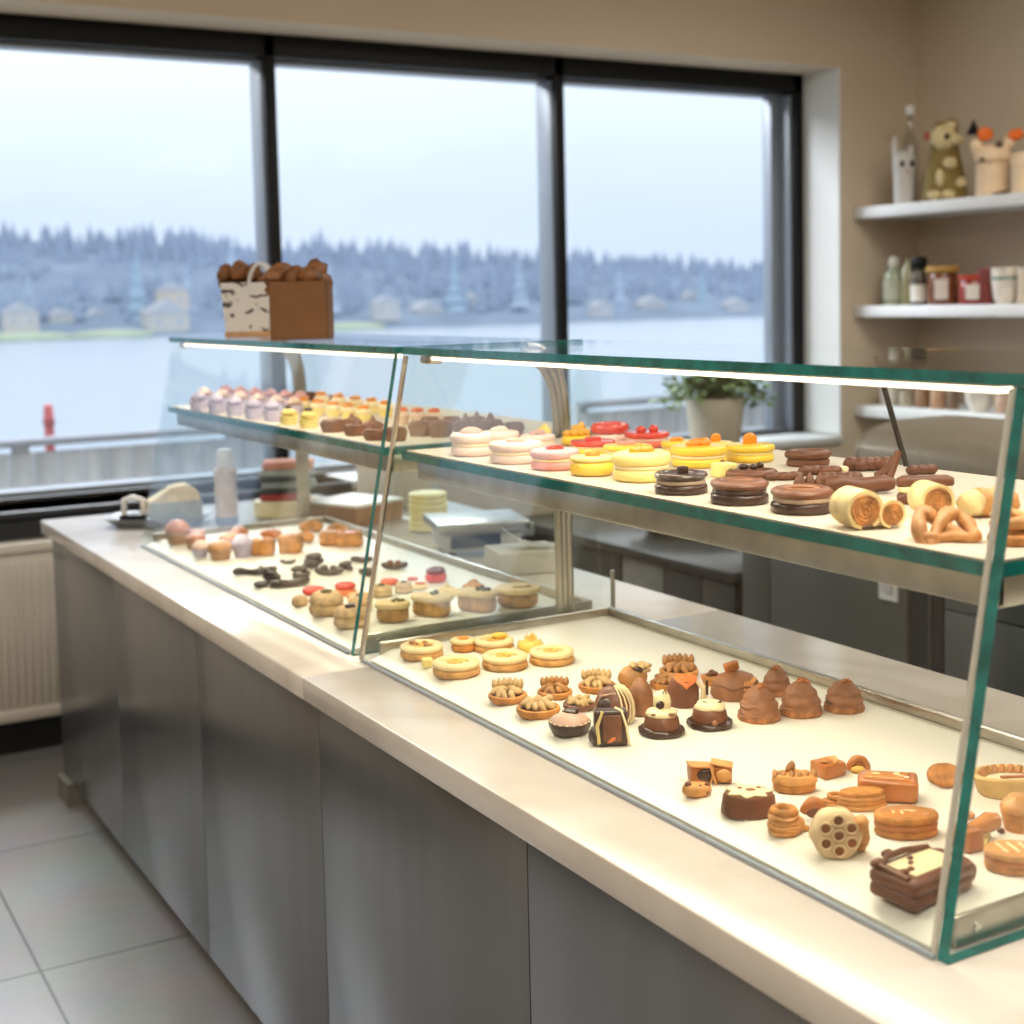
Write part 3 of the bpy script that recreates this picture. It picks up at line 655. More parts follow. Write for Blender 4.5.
def b_open_tart(t, D):
    b = bmn(); box(b, (-.25*D, .12*D, .2*D), (.5*D, .34*D, .36*D), .04*D, .15, sub=1); box(b, (.26*D, .08*D, .2*D), (.44*D, .36*D, .38*D), .04*D, -.2, sub=1); rough(b, .03*D, 5/D, 2); t.part('chocolate_halves', b, CARAM)
    b = bmn(); box(b, (-.24*D, .1*D, .39*D), (.56*D, .40*D, .05*D), .02*D, .15, ry=.12); box(b, (.25*D, .08*D, .42*D), (.5*D, .4*D, .05*D), .02*D, -.2, ry=.15); t.part('lids', b, CARAMP)
    t.part('cream_filling', blob(bmn(), (.26*D, -.13*D, .2*D), (.18*D, .08*D, .15*D), 3, .1), CARAMP)
    t.part('hollow', blob(bmn(), (-.14*D, -.05*D, .2*D), (.2*D, .06*D, .13*D), 4, .1), CHOCD)
    b = bmn(); tube(b, [(-.02*D, -.02*D, .42*D), (.0, -.14*D, .28*D), (.08*D, -.2*D, .02*D)], .025*D, 7); tube(b, [(.04*D, -.02*D, .42*D), (.02*D, -.14*D, .26*D), (-.05*D, -.2*D, .02*D)], .02*D, 7); t.part('caramel_drip', b, CARAMP)
def b_slice(t, D):
    b = rough(disc(bmn(), D/2, 0, .38*D, .4, sy=.7), .03*D, 6/D, 3); t.part('slice', b, CARAMP)
    lumps(t, D, [(-.3, -.1, .4, .12, .1, .1), (.1, -.2, .36, .07, .05, .06), (.33, -.1, .38, .09, .07, .09), (.3, -.26, .16, .08, .05, .06)], CHOC, 'chocolate_chunk', 3)
def b_patch_cake(t, D):
    t.part('cake', lathe(bmn(), [(0, 0), (.49*D, 0), (.5*D, .04*D), (.46*D, .3*D), (.42*D, .36*D), (0, .37*D)], 44, sy=.85), CHOC)
    b = bmn(); pts = []
    for i in range(28): a = 2*PI*i/28; q = .36*D*(1+.22*math.cos(7*a)); pts.append((q*math.cos(a), q*.85*math.sin(a)))
    prism(b, pts, .362*D, .395*D, .008*D); t.part('white_icing_patch', b, ICING)
    lumps(t, D, [(.04, .02, .40, .1, .07, .02), (-.14, .12, .4, .05, .04, .02), (.2, .12, .4, .05, .04, .02)], CHOCL, 'chocolate_spot', 2)
def b_comb_pie(t, D):
    t.part('crust', rough(disc(bmn(), .47*D, 0, .22*D, .3, sy=.75), .01*D, 8/D), CRUST)
    t.part('lid', rough(lathe(bmn(), [(0, .2*D), (.5*D, .2*D), (.5*D, .27*D), (.42*D, .36*D), (0, .38*D)], 40, sy=.75, jit=.05), .015*D, 9/D), CARAMP)
    nuts(t, D, [(-.42+.17*k, -.14+.05*abs(k-2.5), .37, 1.4, -.5) for k in range(6)]+[(-.1, .08, .48, .4, -1.1), (-.02, .1, .5, 1, -1.3)], NUTD, 'nut', .075)
def b_nut_square(t, D):
    t.part('cookie', rough(box(bmn(), (0, 0, .24*D), (.9*D, .75*D, .48*D), .06*D, .5, sub=2), .03*D, 6/D), CARAM)
    rr = rnd(4); nuts(t, D, [(rr.uniform(-.28, .28), rr.uniform(-.26, .22), .52, rr.uniform(0, 6), .2) for _ in range(9)], CARAMP, 'nut', .08)
def b_open_bun(t, D):
    b = bmn(); tube(b, [(.36*D*math.cos(a), .05*D, .08*D+.45*D*math.sin(a)) for a in [PI*i/14 for i in range(15)]], .15*D, 10); box(b, (0, .1*D, .25*D), (.6*D, .2*D, .45*D), .06*D); rough(b, .02*D, 6/D); t.part('curved_shell', b, CARAM)
    t.part('filling', blob(bmn(), (-.05*D, -.14*D, .14*D), (.3*D, .14*D, .14*D), 3, .15, floor=0), mat('custard', (234, 184, 92), .45))
def b_almond(t, D, seed=1, layers=3, rz=0):
    for k in range(layers):
        b = disc(bmn(), D*(.5-.015*k), k*.085*D, .09*D, .45, sy=.52, pw=1.75, n=48); rough(b, .012*D, 10/D, seed+k); t.part('dough_layer', b, CARAMP if k % 2 == 0 else CRUST)
def b_caramel_block(t, D):
    b = box(bmn(), (0, 0, .2*D), (.96*D, .52*D, .4*D), .1*D, seg=4); rough(b, .03*D, 4/D, 2); t.part('block', b, CARAM)
    b = box(bmn(), (-.02*D, 0, .39*D), (.74*D, .34*D, .06*D), .028*D, seg=3); rough(b, .02*D, 5/D, 3); t.part('glaze', b, mat('caramel_glaze', (214, 140, 76), .15, coat=.8, var=.1))
    lumps(t, D, [(-.2, -.02, .425, .08, .03, .014), (.14, .03, .425, .06, .05, .014), (.2, -.06, .425, .05, .02, .014)], ICING, 'sugar_fleck', 2)
def b_oval_sandwich(t, D, glaze=True, m=CRUST):
    b = b_disc_cake(t, D, [('lower_biscuit', .97, .12, m, .014), ('middle_biscuit', .98, .11, CARAM, .016), ('upper_biscuit', 1, .12, m, .012)], 5, 48, 1, .66)
    t.part('glaze', disc(bmn(), .39*D, b-.012*D, .03*D, .4, sy=.64), mat('caramel_glaze', (214, 140, 76), .15, coat=.8, var=.1))
    if glaze: lumps(t, D, [(-.2, -.02, b/D+.016, .02, .07, .01), (-.08, -.05, b/D+.016, .02, .08, .01), (.1, 0, b/D+.016, .06, .02, .01), (.02, .04, b/D+.016, .08, .015, .01)], ICING, 'icing_fleck', 2)
def b_puff(t, D):
    b = bmn()
    for k in range(4): disc(b, D*(.44+.03*math.sin(k*2)), k*.14*D, .16*D, .45, jit=.1, seed=k)
    rough(b, .03*D, 5/D, 2); t.part('puff_layers', b, CARAMP)
    b = bmn(); tube(b, ring_pts(.28*D, .62*D, 22, .12, 3), .13*D, 9, True); rough(b, .03*D, 6/D); t.part('puff_ring', b, CRUST)
    t.part('filling', blob(bmn(), (0, 0, .58*D), (.22*D, .2*D, .08*D), 2, .2), CHOC)
    t.part('side_lobe', blob(bmn(), (.42*D, -.05*D, .25*D), (.16*D, .15*D, .25*D), 5, .2, floor=0), CARAMP)
def b_shell_open(t, D):
    b = bmn(); tube(b, [(-.36*D+.84*D*i/14, .04*D, .16*D+.5*D*math.sin(PI*.06+PI*.94*i/14)*(1 if i < 9 else 1)-.16*D*(i/14)) for i in range(15)], [.12*D, .15*D, .17*D, .18*D, .19*D, .2*D, .2*D, .2*D, .2*D, .19*D, .18*D, .16*D, .14*D, .12*D, .08*D], 10); rough(b, .015*D, 5/D); 
    for v in b.verts: v.co.z = max(v.co.z, 0)
    t.part('curved_shell', b, CARAM)
    t.part('hollow', blob(bmn(), (.02*D, -.06*D, .3*D), (.3*D, .1*D, .22*D), 2, .1, floor=0), CHOC)
def b_honeycomb(t, D):
    R = .42*D; m = TR(-.04*D, 0, R*.86, 0, PI/2-.15)
    b = lathe(bmn(), [(0, -.2*D), (R*.8, -.2*D), (R*.98, -.12*D), (R, .08*D), (R*.93, .16*D), (R*.8, .20*D), (0, .20*D)], 48, flute=6, famp=.025, mx=m)
    for v in b.verts: v.co.z = max(v.co.z, 0)
    t.part('body', rough(b, .012*D, 6/D), IVORY)
    hol = [(0, .0)]+[((.255*math.cos(a)), .255*math.sin(a)) for a in [PI/6+PI/3*i for i in range(6)]]
    for x, z in hol:
        b = bmn(); tube(b, [(.098*D*math.cos(a), .092*D*math.sin(a), .215*D) for a in [2*PI*i/14 for i in range(14)]], .022*D, 7, True); b.transform(m @ TR(x*D*.95, z*D*.95, 0)); t.part('cell_rim', b, IVORY)
        b = bmn(); blob(b, (0, 0, .206*D), (.09*D, .085*D, .014*D), 3, .1, 2, 2); b.transform(m @ TR(x*D*.95, z*D*.95, 0)); t.sub('cell_hollow', b, mat('deep_caramel', (142, 82, 40), .5, var=.2))
    b = bmn(); 
    for k in range(6): blob(b, (.38*D+.03*D*math.sin(k), .12*D-.05*D*k % .1, .1*D+.1*D*k), (.12*D, .14*D, .1*D), k, .2, 2, 2, floor=0)
    t.part('nut_coating', b, CARAMP)
def b_book(t, D):
    S = (.80*D, .52*D)
    b = bmn(); box(b, (0, 0, .07*D), (S[0]*.98, S[1]*.98, .13*D), .05*D, seg=4); box(b, (0, 0, .185*D), (S[0], S[1], .15*D), .065*D, seg=5); rough(b, .012*D, 4/D)
    t.part('chocolate_box', b, CHOC)
    t.part('roll_edge', tube(bmn(), [(S[0]*.5, -S[1]*.4+S[1]*.8*i/6, .14*D) for i in range(7)], [.09*D]+[.115*D]*5+[.09*D], 12), CHOC)
    t.part('cream_panel', box(bmn(), (.02*D, -.0*D, .262*D), (S[0]*.72, S[1]*.62, .03*D), .01*D), ICING)
    b = bmn(); tube(b, [(-.36*D, -.16*D, .26*D), (-.35*D, .15*D, .28*D), (-.2*D, .2*D, .31*D), (0, .19*D, .32*D), (.3*D, .17*D, .28*D)], .028*D, 8); t.part('chocolate_cord', b, CHOC)
    lumps(t, D, [(-.33, .2, .29, .08, .05, .04), (-.14, .25, .31, .07, .04, .035), (-.3, -.05, .28, .08, .04, .025), (-.2, -.05, .285, .04, .03, .02), (-.1, .03, .285, .03, .025, .018), (-.02, .1, .285, .03, .025, .018)], CHOC, 'chocolate_bit', 3)
def b_textured(t, D):
    b = rough(disc(bmn(), .42*D, 0, .2*D, .45, sy=.7, n=48), .02*D, 8/D); b.transform(TR(0, .06*D, .25*D, 0, .75)); 
    mn = min(v.co.z for v in b.verts)
    for v in b.verts: v.co.z -= mn
    t.part('cookie', b, mat('pecan_cookie', (208, 140, 78), .7, var=.3, scale=50, bump=1, bscale=45))
    t.part('fruit_piece', blob(bmn(), (.4*D, -.02*D, .14*D), (.13*D, .1*D, .14*D), 2, .2, floor=0), ORPK)
def b_shell_tart(t, D):
    t.part('tart_shell', lathe(bmn(), [(0, 0), (.36*D, 0), (.4*D, .03*D), (.47*D, .24*D), (.5*D, .27*D), (.48*D, .30*D), (.42*D, .29*D), (.36*D, .22*D), (0, .22*D)], 56, sy=.66), mat('yellow_tart_shell', (242, 200, 124), .5, var=.1, bump=.15))
    b = bmn()
    for k in range(9): a = PI*.08+PI*.84*k/8; tube(b, [(.3*D*math.cos(a), .2*D*math.sin(a), .23*D), (.37*D*math.cos(a), .25*D*math.sin(a), .32*D)], .035*D, 7)
    t.part('nut_row', b, CARAMP)
    t.part('cream_filling', disc(bmn(), .3*D, .2*D, .04*D, .4, sy=.5), ICING)
    t.part('caramel_bar', tube(bmn(), [(-.12*D, -.06*D, .25*D), (.28*D, -.04*D, .25*D)], .03*D, 7), CARAM)
def b_wedge(t, D):
    m = TR(0, 0, 0, .55)
    b = bmn(); prism(b, [(-.45*D, -.22*D), (-.3*D, .3*D), (.42*D, .34*D), (.5*D, .06*D), (-.1*D, -.3*D)], 0, .1*D, .015*D, m); t.part('custard_base', b, YELP)
    b = bmn(); prism(b, [(-.5*D, -.28*D), (-.5*D, .22*D), (-.1*D, .22*D), (-.12*D, -.32*D)], .0, .4*D, .05*D, m); t.part('caramel_front', rough(b, .015*D, 5/D), CARAM)
    b = bmn(); tube(b, [(-.1*D, 0, .24*D), (.1*D, .06*D, .3*D), (.3*D, .12*D, .36*D), (.46*D, .18*D, .36*D)], [.12*D, .15*D, .19*D, .14*D], 12); t.part('caramel_horn', rough(b, .012*D, 5/D), mat('caramel_glaze', (214, 140, 76), .15, coat=.8, var=.1))
def b_layer_biscuit(t, D):
    z = b_disc_cake(t, D, [('biscuit_layer', .97, .13, CRUST, .018), ('biscuit_layer', .98, .12, CARAM, .018), ('biscuit_layer', 1, .13, CARAMP, .016)], 3, 44, 1, .8)
    for k in range(3): t.part('icing_bar', box(bmn(), (-.2*D+.2*D*k, 0, z+.008*D), (.06*D, .44*D, .03*D), .01*D, .15), ICING)
def b_box_choc(t, D):
    b = box(bmn(), (0, 0, .42*D), (.8*D, .55*D, .82*D), .07*D, rx=-.12, seg=3)
    for v in b.verts: v.co.z = max(v.co.z, 0)
    t.part('chocolate_body', b, CHOCD)
    t.part('milk_panel', box(bmn(), (.02*D, -.29*D, .45*D), (.44*D, .05*D, .62*D), .02*D, rx=-.12), CHOC)
    b = bmn(); tube(b, [(-.3*D, -.3*D, .08*D), (-.34*D, -.26*D, .5*D), (-.2*D, -.2*D, .84*D)], .05*D, 8, flat=.6); t.part('cream_band', b, mat('butter_cream', (232, 204, 130), .45, var=.08))
    b = bmn(); tube(b, [(.42*D, -.26*D, .04*D), (.36*D, -.27*D, .5*D), (.25*D, -.2*D, .85*D), (.1*D, -.1*D, .9*D)], .035*D, 8); t.part('icing_line', b, ICING)
    t.part('base_lump', blob(bmn(), (-.34*D, -.02*D, .2*D), (.2*D, .3*D, .26*D), 2, .1, floor=0), CHOCD)
    b = bmn()
    for k in range(5): tube(b, [(-.5*D, -.12*D+.03*D*k, .08*D+.07*D*k), (-.4*D, -.26*D, .12*D+.05*D*k), (-.3*D, -.3*D, .04*D+.04*D*k)], .012*D, 5)
    t.part('icing_scribble', b, ICING)
    t.part('apricot_fleck', blob(bmn(), (.0, -.335*D, .18*D), (.12*D, .02*D, .05*D), 2, .1, ry=-.5), ORPK)
def b_string_choc(t, D):
    b = lathe(bmn(), [(0, 0), (.44*D, 0), (.5*D, .2*D), (.48*D, .5*D), (.36*D, .78*D), (.15*D, .92*D), (0, .94*D)], 36); t.part('dome', b, CHOC)
    t.part('dark_window', blob(bmn(), (-.2*D, -.3*D, .46*D), (.25*D, .17*D, .25*D), 2, .05), CHOCD)
    b = bmn(); tube(b, [(-.48*D, -.18*D, .3*D), (-.34*D, -.3*D, .74*D), (0, -.32*D, .8*D), (.1*D, -.46*D, .4*D), (.12*D, -.5*D, .1*D)], .04*D, 8, flat=.6); t.part('pink_icing_edge', b, ICINGP)
    pf = [(.12, .95), (.3, .87), (.42, .72), (.50, .5), (.525, .25), (.48, .02)]
    for k in range(8):
        a = -1.45+.27*k; t.part('icing_string', tube(bmn(), [(q*D*math.cos(a+.25*math.sin(z*3)), q*D*math.sin(a+.25*math.sin(z*3)), z*D) for q, z in pf], .026*D, 6), ICING)
def b_heart_choc(t, D):
    b = lathe(bmn(), [(0, 0), (.36*D, 0), (.4*D, .15*D), (.4*D, .45*D), (.3*D, .65*D), (0, .7*D)], 32, c=(-.12*D, 0, 0)); t.part('chocolate_body', b, CHOC)
    h = []
    for i in range(30): a = 2*PI*i/30; h.append((.022*D*16*math.sin(a)**3*.85, .022*D*(13*math.cos(a)-5*math.cos(2*a)-2*math.cos(3*a)-math.cos(4*a))*.75))
    b = bmn(); prism(b, h, 0, .05*D, .01*D, TR(-.08*D, -.2*D, .66*D, .1, .75, .1)); t.part('apricot_leaf', b, ORPK)
    for k in range(5): b = bmn(); tube(b, [(.2*D, -.1*D+.05*D*k, .62*D-.02*D*k), (.36*D+.03*D*k, -.18*D+.05*D*k, .42*D), (.32*D+.035*D*k, -.2*D+.05*D*k, .06*D)], .04*D, 6); t.part('icing_string', b, ICING)
    t.part('chocolate_stick', box(bmn(), (.46*D, -.2*D, .48*D), (.07*D, .05*D, .38*D), .015*D), CHOCD)
def b_hollow_tart(t, D):
    t.part('chocolate_case', lathe(bmn(), [(0, 0), (.42*D, 0), (.5*D, .16*D), (.5*D, .26*D), (0, .28*D)], 40), CHOCD)
    t.part('mousse_lid', lathe(bmn(), [(0, .26*D), (.46*D, .26*D), (.43*D, .34*D), (.28*D, .42*D), (.17*D, .5*D), (0, .5*D)], 36), ICINGP)
    t.sub('dark_centre', blob(bmn(), (.04*D, -.04*D, .5*D), (.2*D, .15*D, .07*D), 2, .15), CHOCD)
    b = bmn(); 
    for k in range(18): a = 2*PI*k/18; blob(b, (.475*D*math.cos(a), .475*D*math.sin(a), .28*D), (.035*D, .035*D, .025*D), k, .1, 2, 1)
    t.sub('icing_beads', b, ICING)
def b_granola(t, D):
    t.part('dough_ball', blob(bmn(), (-.1*D, -.05*D, .28*D), (.38*D, .36*D, .32*D), 2, .15, floor=0), NUTD)
    b = bmn(); rr = rnd(3)
    for i in range(12): blob(b, (rr.uniform(-.25, .32)*D, rr.uniform(-.15, .25)*D, rr.uniform(.46, .64)*D), (.13*D, .09*D, .06*D), i, .25, 2, 2, rz=rr.uniform(0, 3))
    t.part('granola_topping', b, NUT); t.part('dark_centre', blob(bmn(), (.02*D, -.24*D, .52*D), (.13*D, .06*D, .09*D), 3, .2), CHOCD)
def b_tartlet(t, D):
    t.part('crust', lathe(bmn(), [(0, 0), (.36*D, 0), (.5*D, .36*D), (.4*D, .4*D), (0, .36*D)], 32), CRUST)
    lumps(t, D, [(-.14, -.08, .44, .16, .12, .1), (.1, 0, .46, .15, .13, .11), (0, .12, .5, .14, .1, .1)], CHOC, 'chocolate_chunk')
def b_bread_croissant(t, D, seed=1, m=CAKE):
    for k in range(4): t.part('dough_fold', blob(bmn(), (-.3*D+.2*D*k, .05*D*(k % 2), .24*D), (.2*D, .3*D, .24*D+.05*D*(k in (1, 2))), seed+k, .25, 1.6, 3, rz=.4, ry=.3, floor=0), CARAMP if k % 2 else m)
def b_kiss(t, D, m=CHOC, n=3):
    for k in range(n):
        x = (k-(n-1)/2)*.32*D; t.part('kiss', lathe(bmn(), [(0, 0), (.18*D, 0), (.2*D, .08*D), (.12*D, .24*D), (.04*D, .38*D), (0, .42*D)], 16, c=(x, .06*D*(k % 2), 0), jit=.1, seed=k), m)
def b_choc_tart(t, D, seed=1, m=CHOC, kiss=True, sy=.7, h=.3):
    t.part('tart_base', rough(lathe(bmn(), [(0, 0), (.4*D, 0), (.5*D, h*.75*D), (.46*D, h*D), (0, h*D)], 30, sy=sy, jit=.06, seed=seed), .02*D, 9/D, seed), m)
    b = bmn(); tube(b, ring_pts(.34*D, h*D+.02*D, 20, .08, seed, 1, sy), .08*D, 8, True); t.part('piped_rim', rough(b, .02*D, 8/D, seed), m)
    if kiss: t.part('kiss', lathe(bmn(), [(0, h*D), (.2*D, h*D), (.17*D, (h+.12)*D), (.06*D, (h+.34)*D), (0, (h+.4)*D)], 16), m)
def b_bar(t, D, m=CHOC): t.part('bar', rough(box(bmn(), (0, 0, .2*D), (D, .5*D, .36*D), .06*D, sub=2), .03*D, 7/D), m)
def b_half_moon(t, D, m=REDG): t.part('slice', rough(disc(bmn(), D/2, 0, .3*D, .45, sy=.7), .015*D, 6/D), m)

ZTR, ZSH = CT+.0185, ZS+.0018
VIEW = -.52
def put(z, u, v, w, name, label, cat, fn, kw=None, rz=None, group=None, tilt=0):
    """stand a thing on the surface at height z; (u, v) is its front foot, w its width, in photo pixels"""
    p = at(u, v, 2, z); D = w*mpp(p)
    d = Vector((p.x-CAM.x, p.y-CAM.y, 0)).normalized(); k = kw or {}
    p = p+d*(D*.42*k.pop('deep', .9) if 'deep' in k else D*.40)
    t = T(name, label, cat, p, VIEW if rz is None else VIEW+rz, group); fn(t, D, **k); return t.done()

# ---- near tray
def N_(u, v, w, name, label, cat, fn, **k): return put(ZTR, u, v, w, name, label, cat, fn, **k)
G = 'cream ring cookies on the near tray'
N_(422, 661, 45, 'ring_cookie', 'cream ring cookie topped with nut pieces, nearest the chrome rod on the lower tray', 'cookie', b_ring_cookie, kw=dict(seed=1, nutty=True), group=G)
N_(456.7, 679, 50, 'ring_cookie', 'plain cream ring cookie in front of its row, beside a small butter cube', 'cookie', b_ring_cookie, kw=dict(seed=2), group=G)
N_(505, 672, 48, 'ring_cookie', 'cream ring cookie, middle one of the front three on the lower tray', 'cookie', b_ring_cookie, kw=dict(seed=3), group=G)
N_(552, 667, 47, 'ring_cookie', 'cream ring cookie in front of the yellow shred heap', 'cookie', b_ring_cookie, kw=dict(seed=4), group=G)
N_(494, 654, 42, 'ring_cookie', 'cream ring cookie at the back with orange peel on it', 'cookie', lambda t, D: (b_ring_cookie(t, D, 5), lumps(t, D, [(.1, .05, .34, .16, .1, .08), (.25, .1, .32, .1, .08, .07)], LEM, 'orange_peel')), group=G)
N_(463.5, 653, 26, 'small_tart', 'small round tart with orange jam, behind the butter cube', 'tart', lambda t, D: (b_disc_cake(t, D, [('crust', .95, .32, CRUST, .02), ('cream_rim', 1, .16, CREAM, .02)]), lumps(t, D, [(0, 0, .5, .25, .2, .06), (.12, 0, .52, .1, .1, .06)], ORNG, 'jam')))
N_(427, 668, 11, 'butter_cube', 'small pale yellow butter cube between two cream ring cookies', 'cake cube', b_cube)
N_(531, 653, 28, 'shred_cake', 'yellow shredded topped cake at the back of the cream cookies', 'cake', b_shreds)
N_(514, 657, 11, 'meringue', 'tiny pale meringue beside the yellow shredded cake', 'meringue', lambda t, D: t.part('meringue', lathe(bmn(), [(0, 0), (.45*D, 0), (.5*D, .2*D), (.3*D, .5*D), (.08*D, .85*D), (0, .9*D)], 16), ICING))
G = 'nut tarts on the near tray'
N_(508, 704.5, 39, 'nut_tart', 'nut tart with upright cashews, leftmost of the nut tarts', 'tart', b_nut_tart, kw=dict(seed=1), group=G)
N_(538.5, 719, 44, 'nut_tart', 'nut tart with plump cashews at the front, beside the chocolate hollow tart', 'tart', b_nut_tart, kw=dict(seed=2, back=False), group=G)
N_(555, 700, 35, 'nut_tart', 'nut tart with a fan of nuts, second in the back row from the left', 'tart', b_nut_tart, kw=dict(seed=3, m=NUTD), group=G)
N_(597, 694, 37, 'nut_tart', 'nut tart with a fan of nuts in front of the granola ball, back row', 'tart', b_nut_tart, kw=dict(seed=4), group=G)
N_(579, 712, 32, 'nut_tart', 'chocolate based nut tart just behind the hollow chocolate tart', 'tart', b_nut_tart, kw=dict(seed=5, crust=CHOC, back=False), group=G)
N_(570, 737, 43, 'hollow_tart', 'dark chocolate tart with pinkish mousse lid and dark hollow centre', 'tart', b_hollow_tart)
N_(637, 692, 39, 'granola_ball', 'granola topped ball behind the smooth chocolate egg', 'pastry', b_granola)
N_(679, 680, 39, 'nut_tart', 'nut tart with upright toasted nuts, farthest back of the nut tarts', 'tart', b_nut_tart, kw=dict(seed=6, m=NUTD), group=G)
N_(667, 691, 34, 'nut_tart', 'flat nut tart with dark centre behind the apricot leaf chocolate', 'tart', b_nut_tart, kw=dict(seed=7, back=False, m=NUTD), group=G)
N_(712.5, 687, 24, 'tartlet', 'small tartlet with chocolate chunks left of the big chocolate pouch', 'tart', b_tartlet)
G = 'decorated chocolates on the near tray'
N_(611, 748.5, 42, 'chocolate_box_cake', 'upright dark chocolate block with cream band, foremost of the chocolates', 'chocolate', b_box_choc, group=G)
N_(614, 726, 40, 'chocolate_dome', 'chocolate dome with cream icing strings behind the upright chocolate block', 'chocolate', b_string_choc, group=G)
N_(641, 717, 27, 'chocolate_egg', 'smooth milk chocolate egg standing behind the tall iced dome', 'chocolate', b_egg, group=G)
N_(662, 738.5, 47, 'iced_chocolate_dome', 'chocolate dome with tall cream icing and dark chips on a dark ring', 'chocolate', b_iced_dome, kw=dict(seed=1, tall=True), group=G)
N_(710, 731, 46, 'iced_chocolate_dome', 'chocolate dome with low cream icing and a dark curved stripe', 'chocolate', b_iced_dome, kw=dict(seed=2), group=G)
N_(688, 709, 40, 'leaf_chocolate', 'chocolate topped with an apricot leaf and cream icing strings', 'chocolate', b_heart_choc, group=G)
N_(736, 703, 51, 'chocolate_pouch', 'large milk chocolate pouch with a tab on top, behind the mounds', 'chocolate', b_pouch, group=G)
G = 'chocolate mounds on the near tray'
N_(759, 723.5, 43, 'chocolate_mound', 'chocolate mound with crumb base, frontmost of the four mounds', 'chocolate', b_mound, kw=dict(seed=1), group=G)
N_(801, 718, 43, 'chocolate_mound', 'chocolate mound with crumb base, third of the four from the left', 'chocolate', b_mound, kw=dict(seed=2), group=G)
N_(844, 713.5, 41, 'chocolate_mound', 'chocolate mound standing alone at the end of the mounds, nearest the rim', 'chocolate', b_mound, kw=dict(seed=3, h=.75), group=G)
N_(776.5, 696.5, 31, 'chocolate_mound', 'smallest chocolate mound, behind the others beside the chocolate pouch', 'chocolate', b_mound, kw=dict(seed=4, h=.9), group=G)
# front right assortment
N_(711.5, 789, 45, 'open_chocolate_tart', 'pair of open caramel chocolate halves joined by a drip', 'pastry', b_open_tart)
N_(697, 799, 30, 'cookie_slice', 'small chocolate chunk cookie slice in front of the open halves', 'cookie', b_slice)
N_(749, 820, 57, 'patched_cake', 'round brown cake with star shaped white icing patch', 'cake', b_patch_cake)
N_(794.5, 796, 46, 'comb_pie', 'oval pie with a comb of nuts standing along its top', 'pie', b_comb_pie)
N_(828, 779, 31, 'nut_square', 'small square cookie covered with nuts behind the caramel block', 'cookie', b_nut_square)
N_(858.5, 775, 25, 'open_bun', 'small arched caramel bun with custard filling beside the nut square', 'bun', b_open_bun)
N_(836, 809, 32, 'folded_pastry', 'small folded golden pastry tucked behind the lens shaped pastry', 'pastry', lambda t, D: (b_almond(t, D, 3, 2), t.part('loop', tube(bmn(), ring_pts(.22*D, .28*D, 18, .1, 1), .07*D, 8, True), CRUST)))
N_(862, 815, 53, 'lens_pastry', 'lens shaped layered pastry in front of the glazed caramel block', 'pastry', b_almond, kw=dict(seed=1, layers=4), rz=.12)
N_(888, 807, 61, 'caramel_block', 'glazed caramel block cake with white sugar flecks', 'cake', b_caramel_block, rz=-.25)
N_(906, 843, 66, 'oval_sandwich', 'large oval layered biscuit with glazed top, left of the corner glass', 'biscuit', b_oval_sandwich)
N_(784, 838, 36, 'puff_roll', 'tall round puff pastry with a hole, beside its crumb', 'pastry', b_puff)
N_(804, 832, 11, 'pastry_crumb', 'small crumb of pastry right of the tall puff', 'crumb', lambda t, D: t.part('crumb', blob(bmn(), (0, 0, .25*D), (.5*D, .4*D, .3*D), 2, .3, floor=0), CRUST))
N_(814, 825, 31, 'caramel_shell', 'curved caramel shell with dark hollow, behind the honeycomb cake', 'pastry', b_shell_open)
N_(838.5, 864, 62, 'honeycomb_cake', 'pale cake with honeycomb holes on its face, frontmost of the small cakes', 'cake', b_honeycomb)
N_(921, 904, 118, 'chocolate_box_cake', 'big chocolate box cake with cream panel on top, behind the front corner glass', 'cake', b_book, kw=dict(deep=.55), rz=.62)
N_(945, 791, 44, 'pecan_cookie', 'rough pecan cookie propped up behind the corner glass edge', 'cookie', b_textured)
N_(1008, 804, 76, 'shell_tart', 'pale yellow boat tart with a row of nuts at the picture edge', 'tart', b_shell_tart)
N_(975, 852, 56, 'caramel_wedge', 'caramel wedge with a raised horn, right of the corner glass', 'pastry', b_wedge)
N_(966, 820, 18, 'caramel_chip', 'small rounded caramel piece behind the caramel wedge', 'pastry', lambda t, D: b_half_moon(t, D, CARAMP))
N_(1018, 834.5, 36, 'muffin', 'golden brown muffin right of the caramel wedge, cut by the frame', 'muffin', b_muffin, kw=dict(cup=CRUST, top=CARAMP, h=1.0))
N_(1013, 877, 58, 'layered_biscuit', 'thick layered biscuit with white icing bars, lowest at the right edge', 'biscuit', b_layer_biscuit)
N_(1001, 834, 8, 'pastry_crumb', 'tiny dark crumb between the muffin and the caramel wedge', 'crumb', lambda t, D: t.part('crumb', blob(bmn(), (0, 0, .3*D), (.5*D, .4*D, .35*D), 4, .3, floor=0), CHOC))

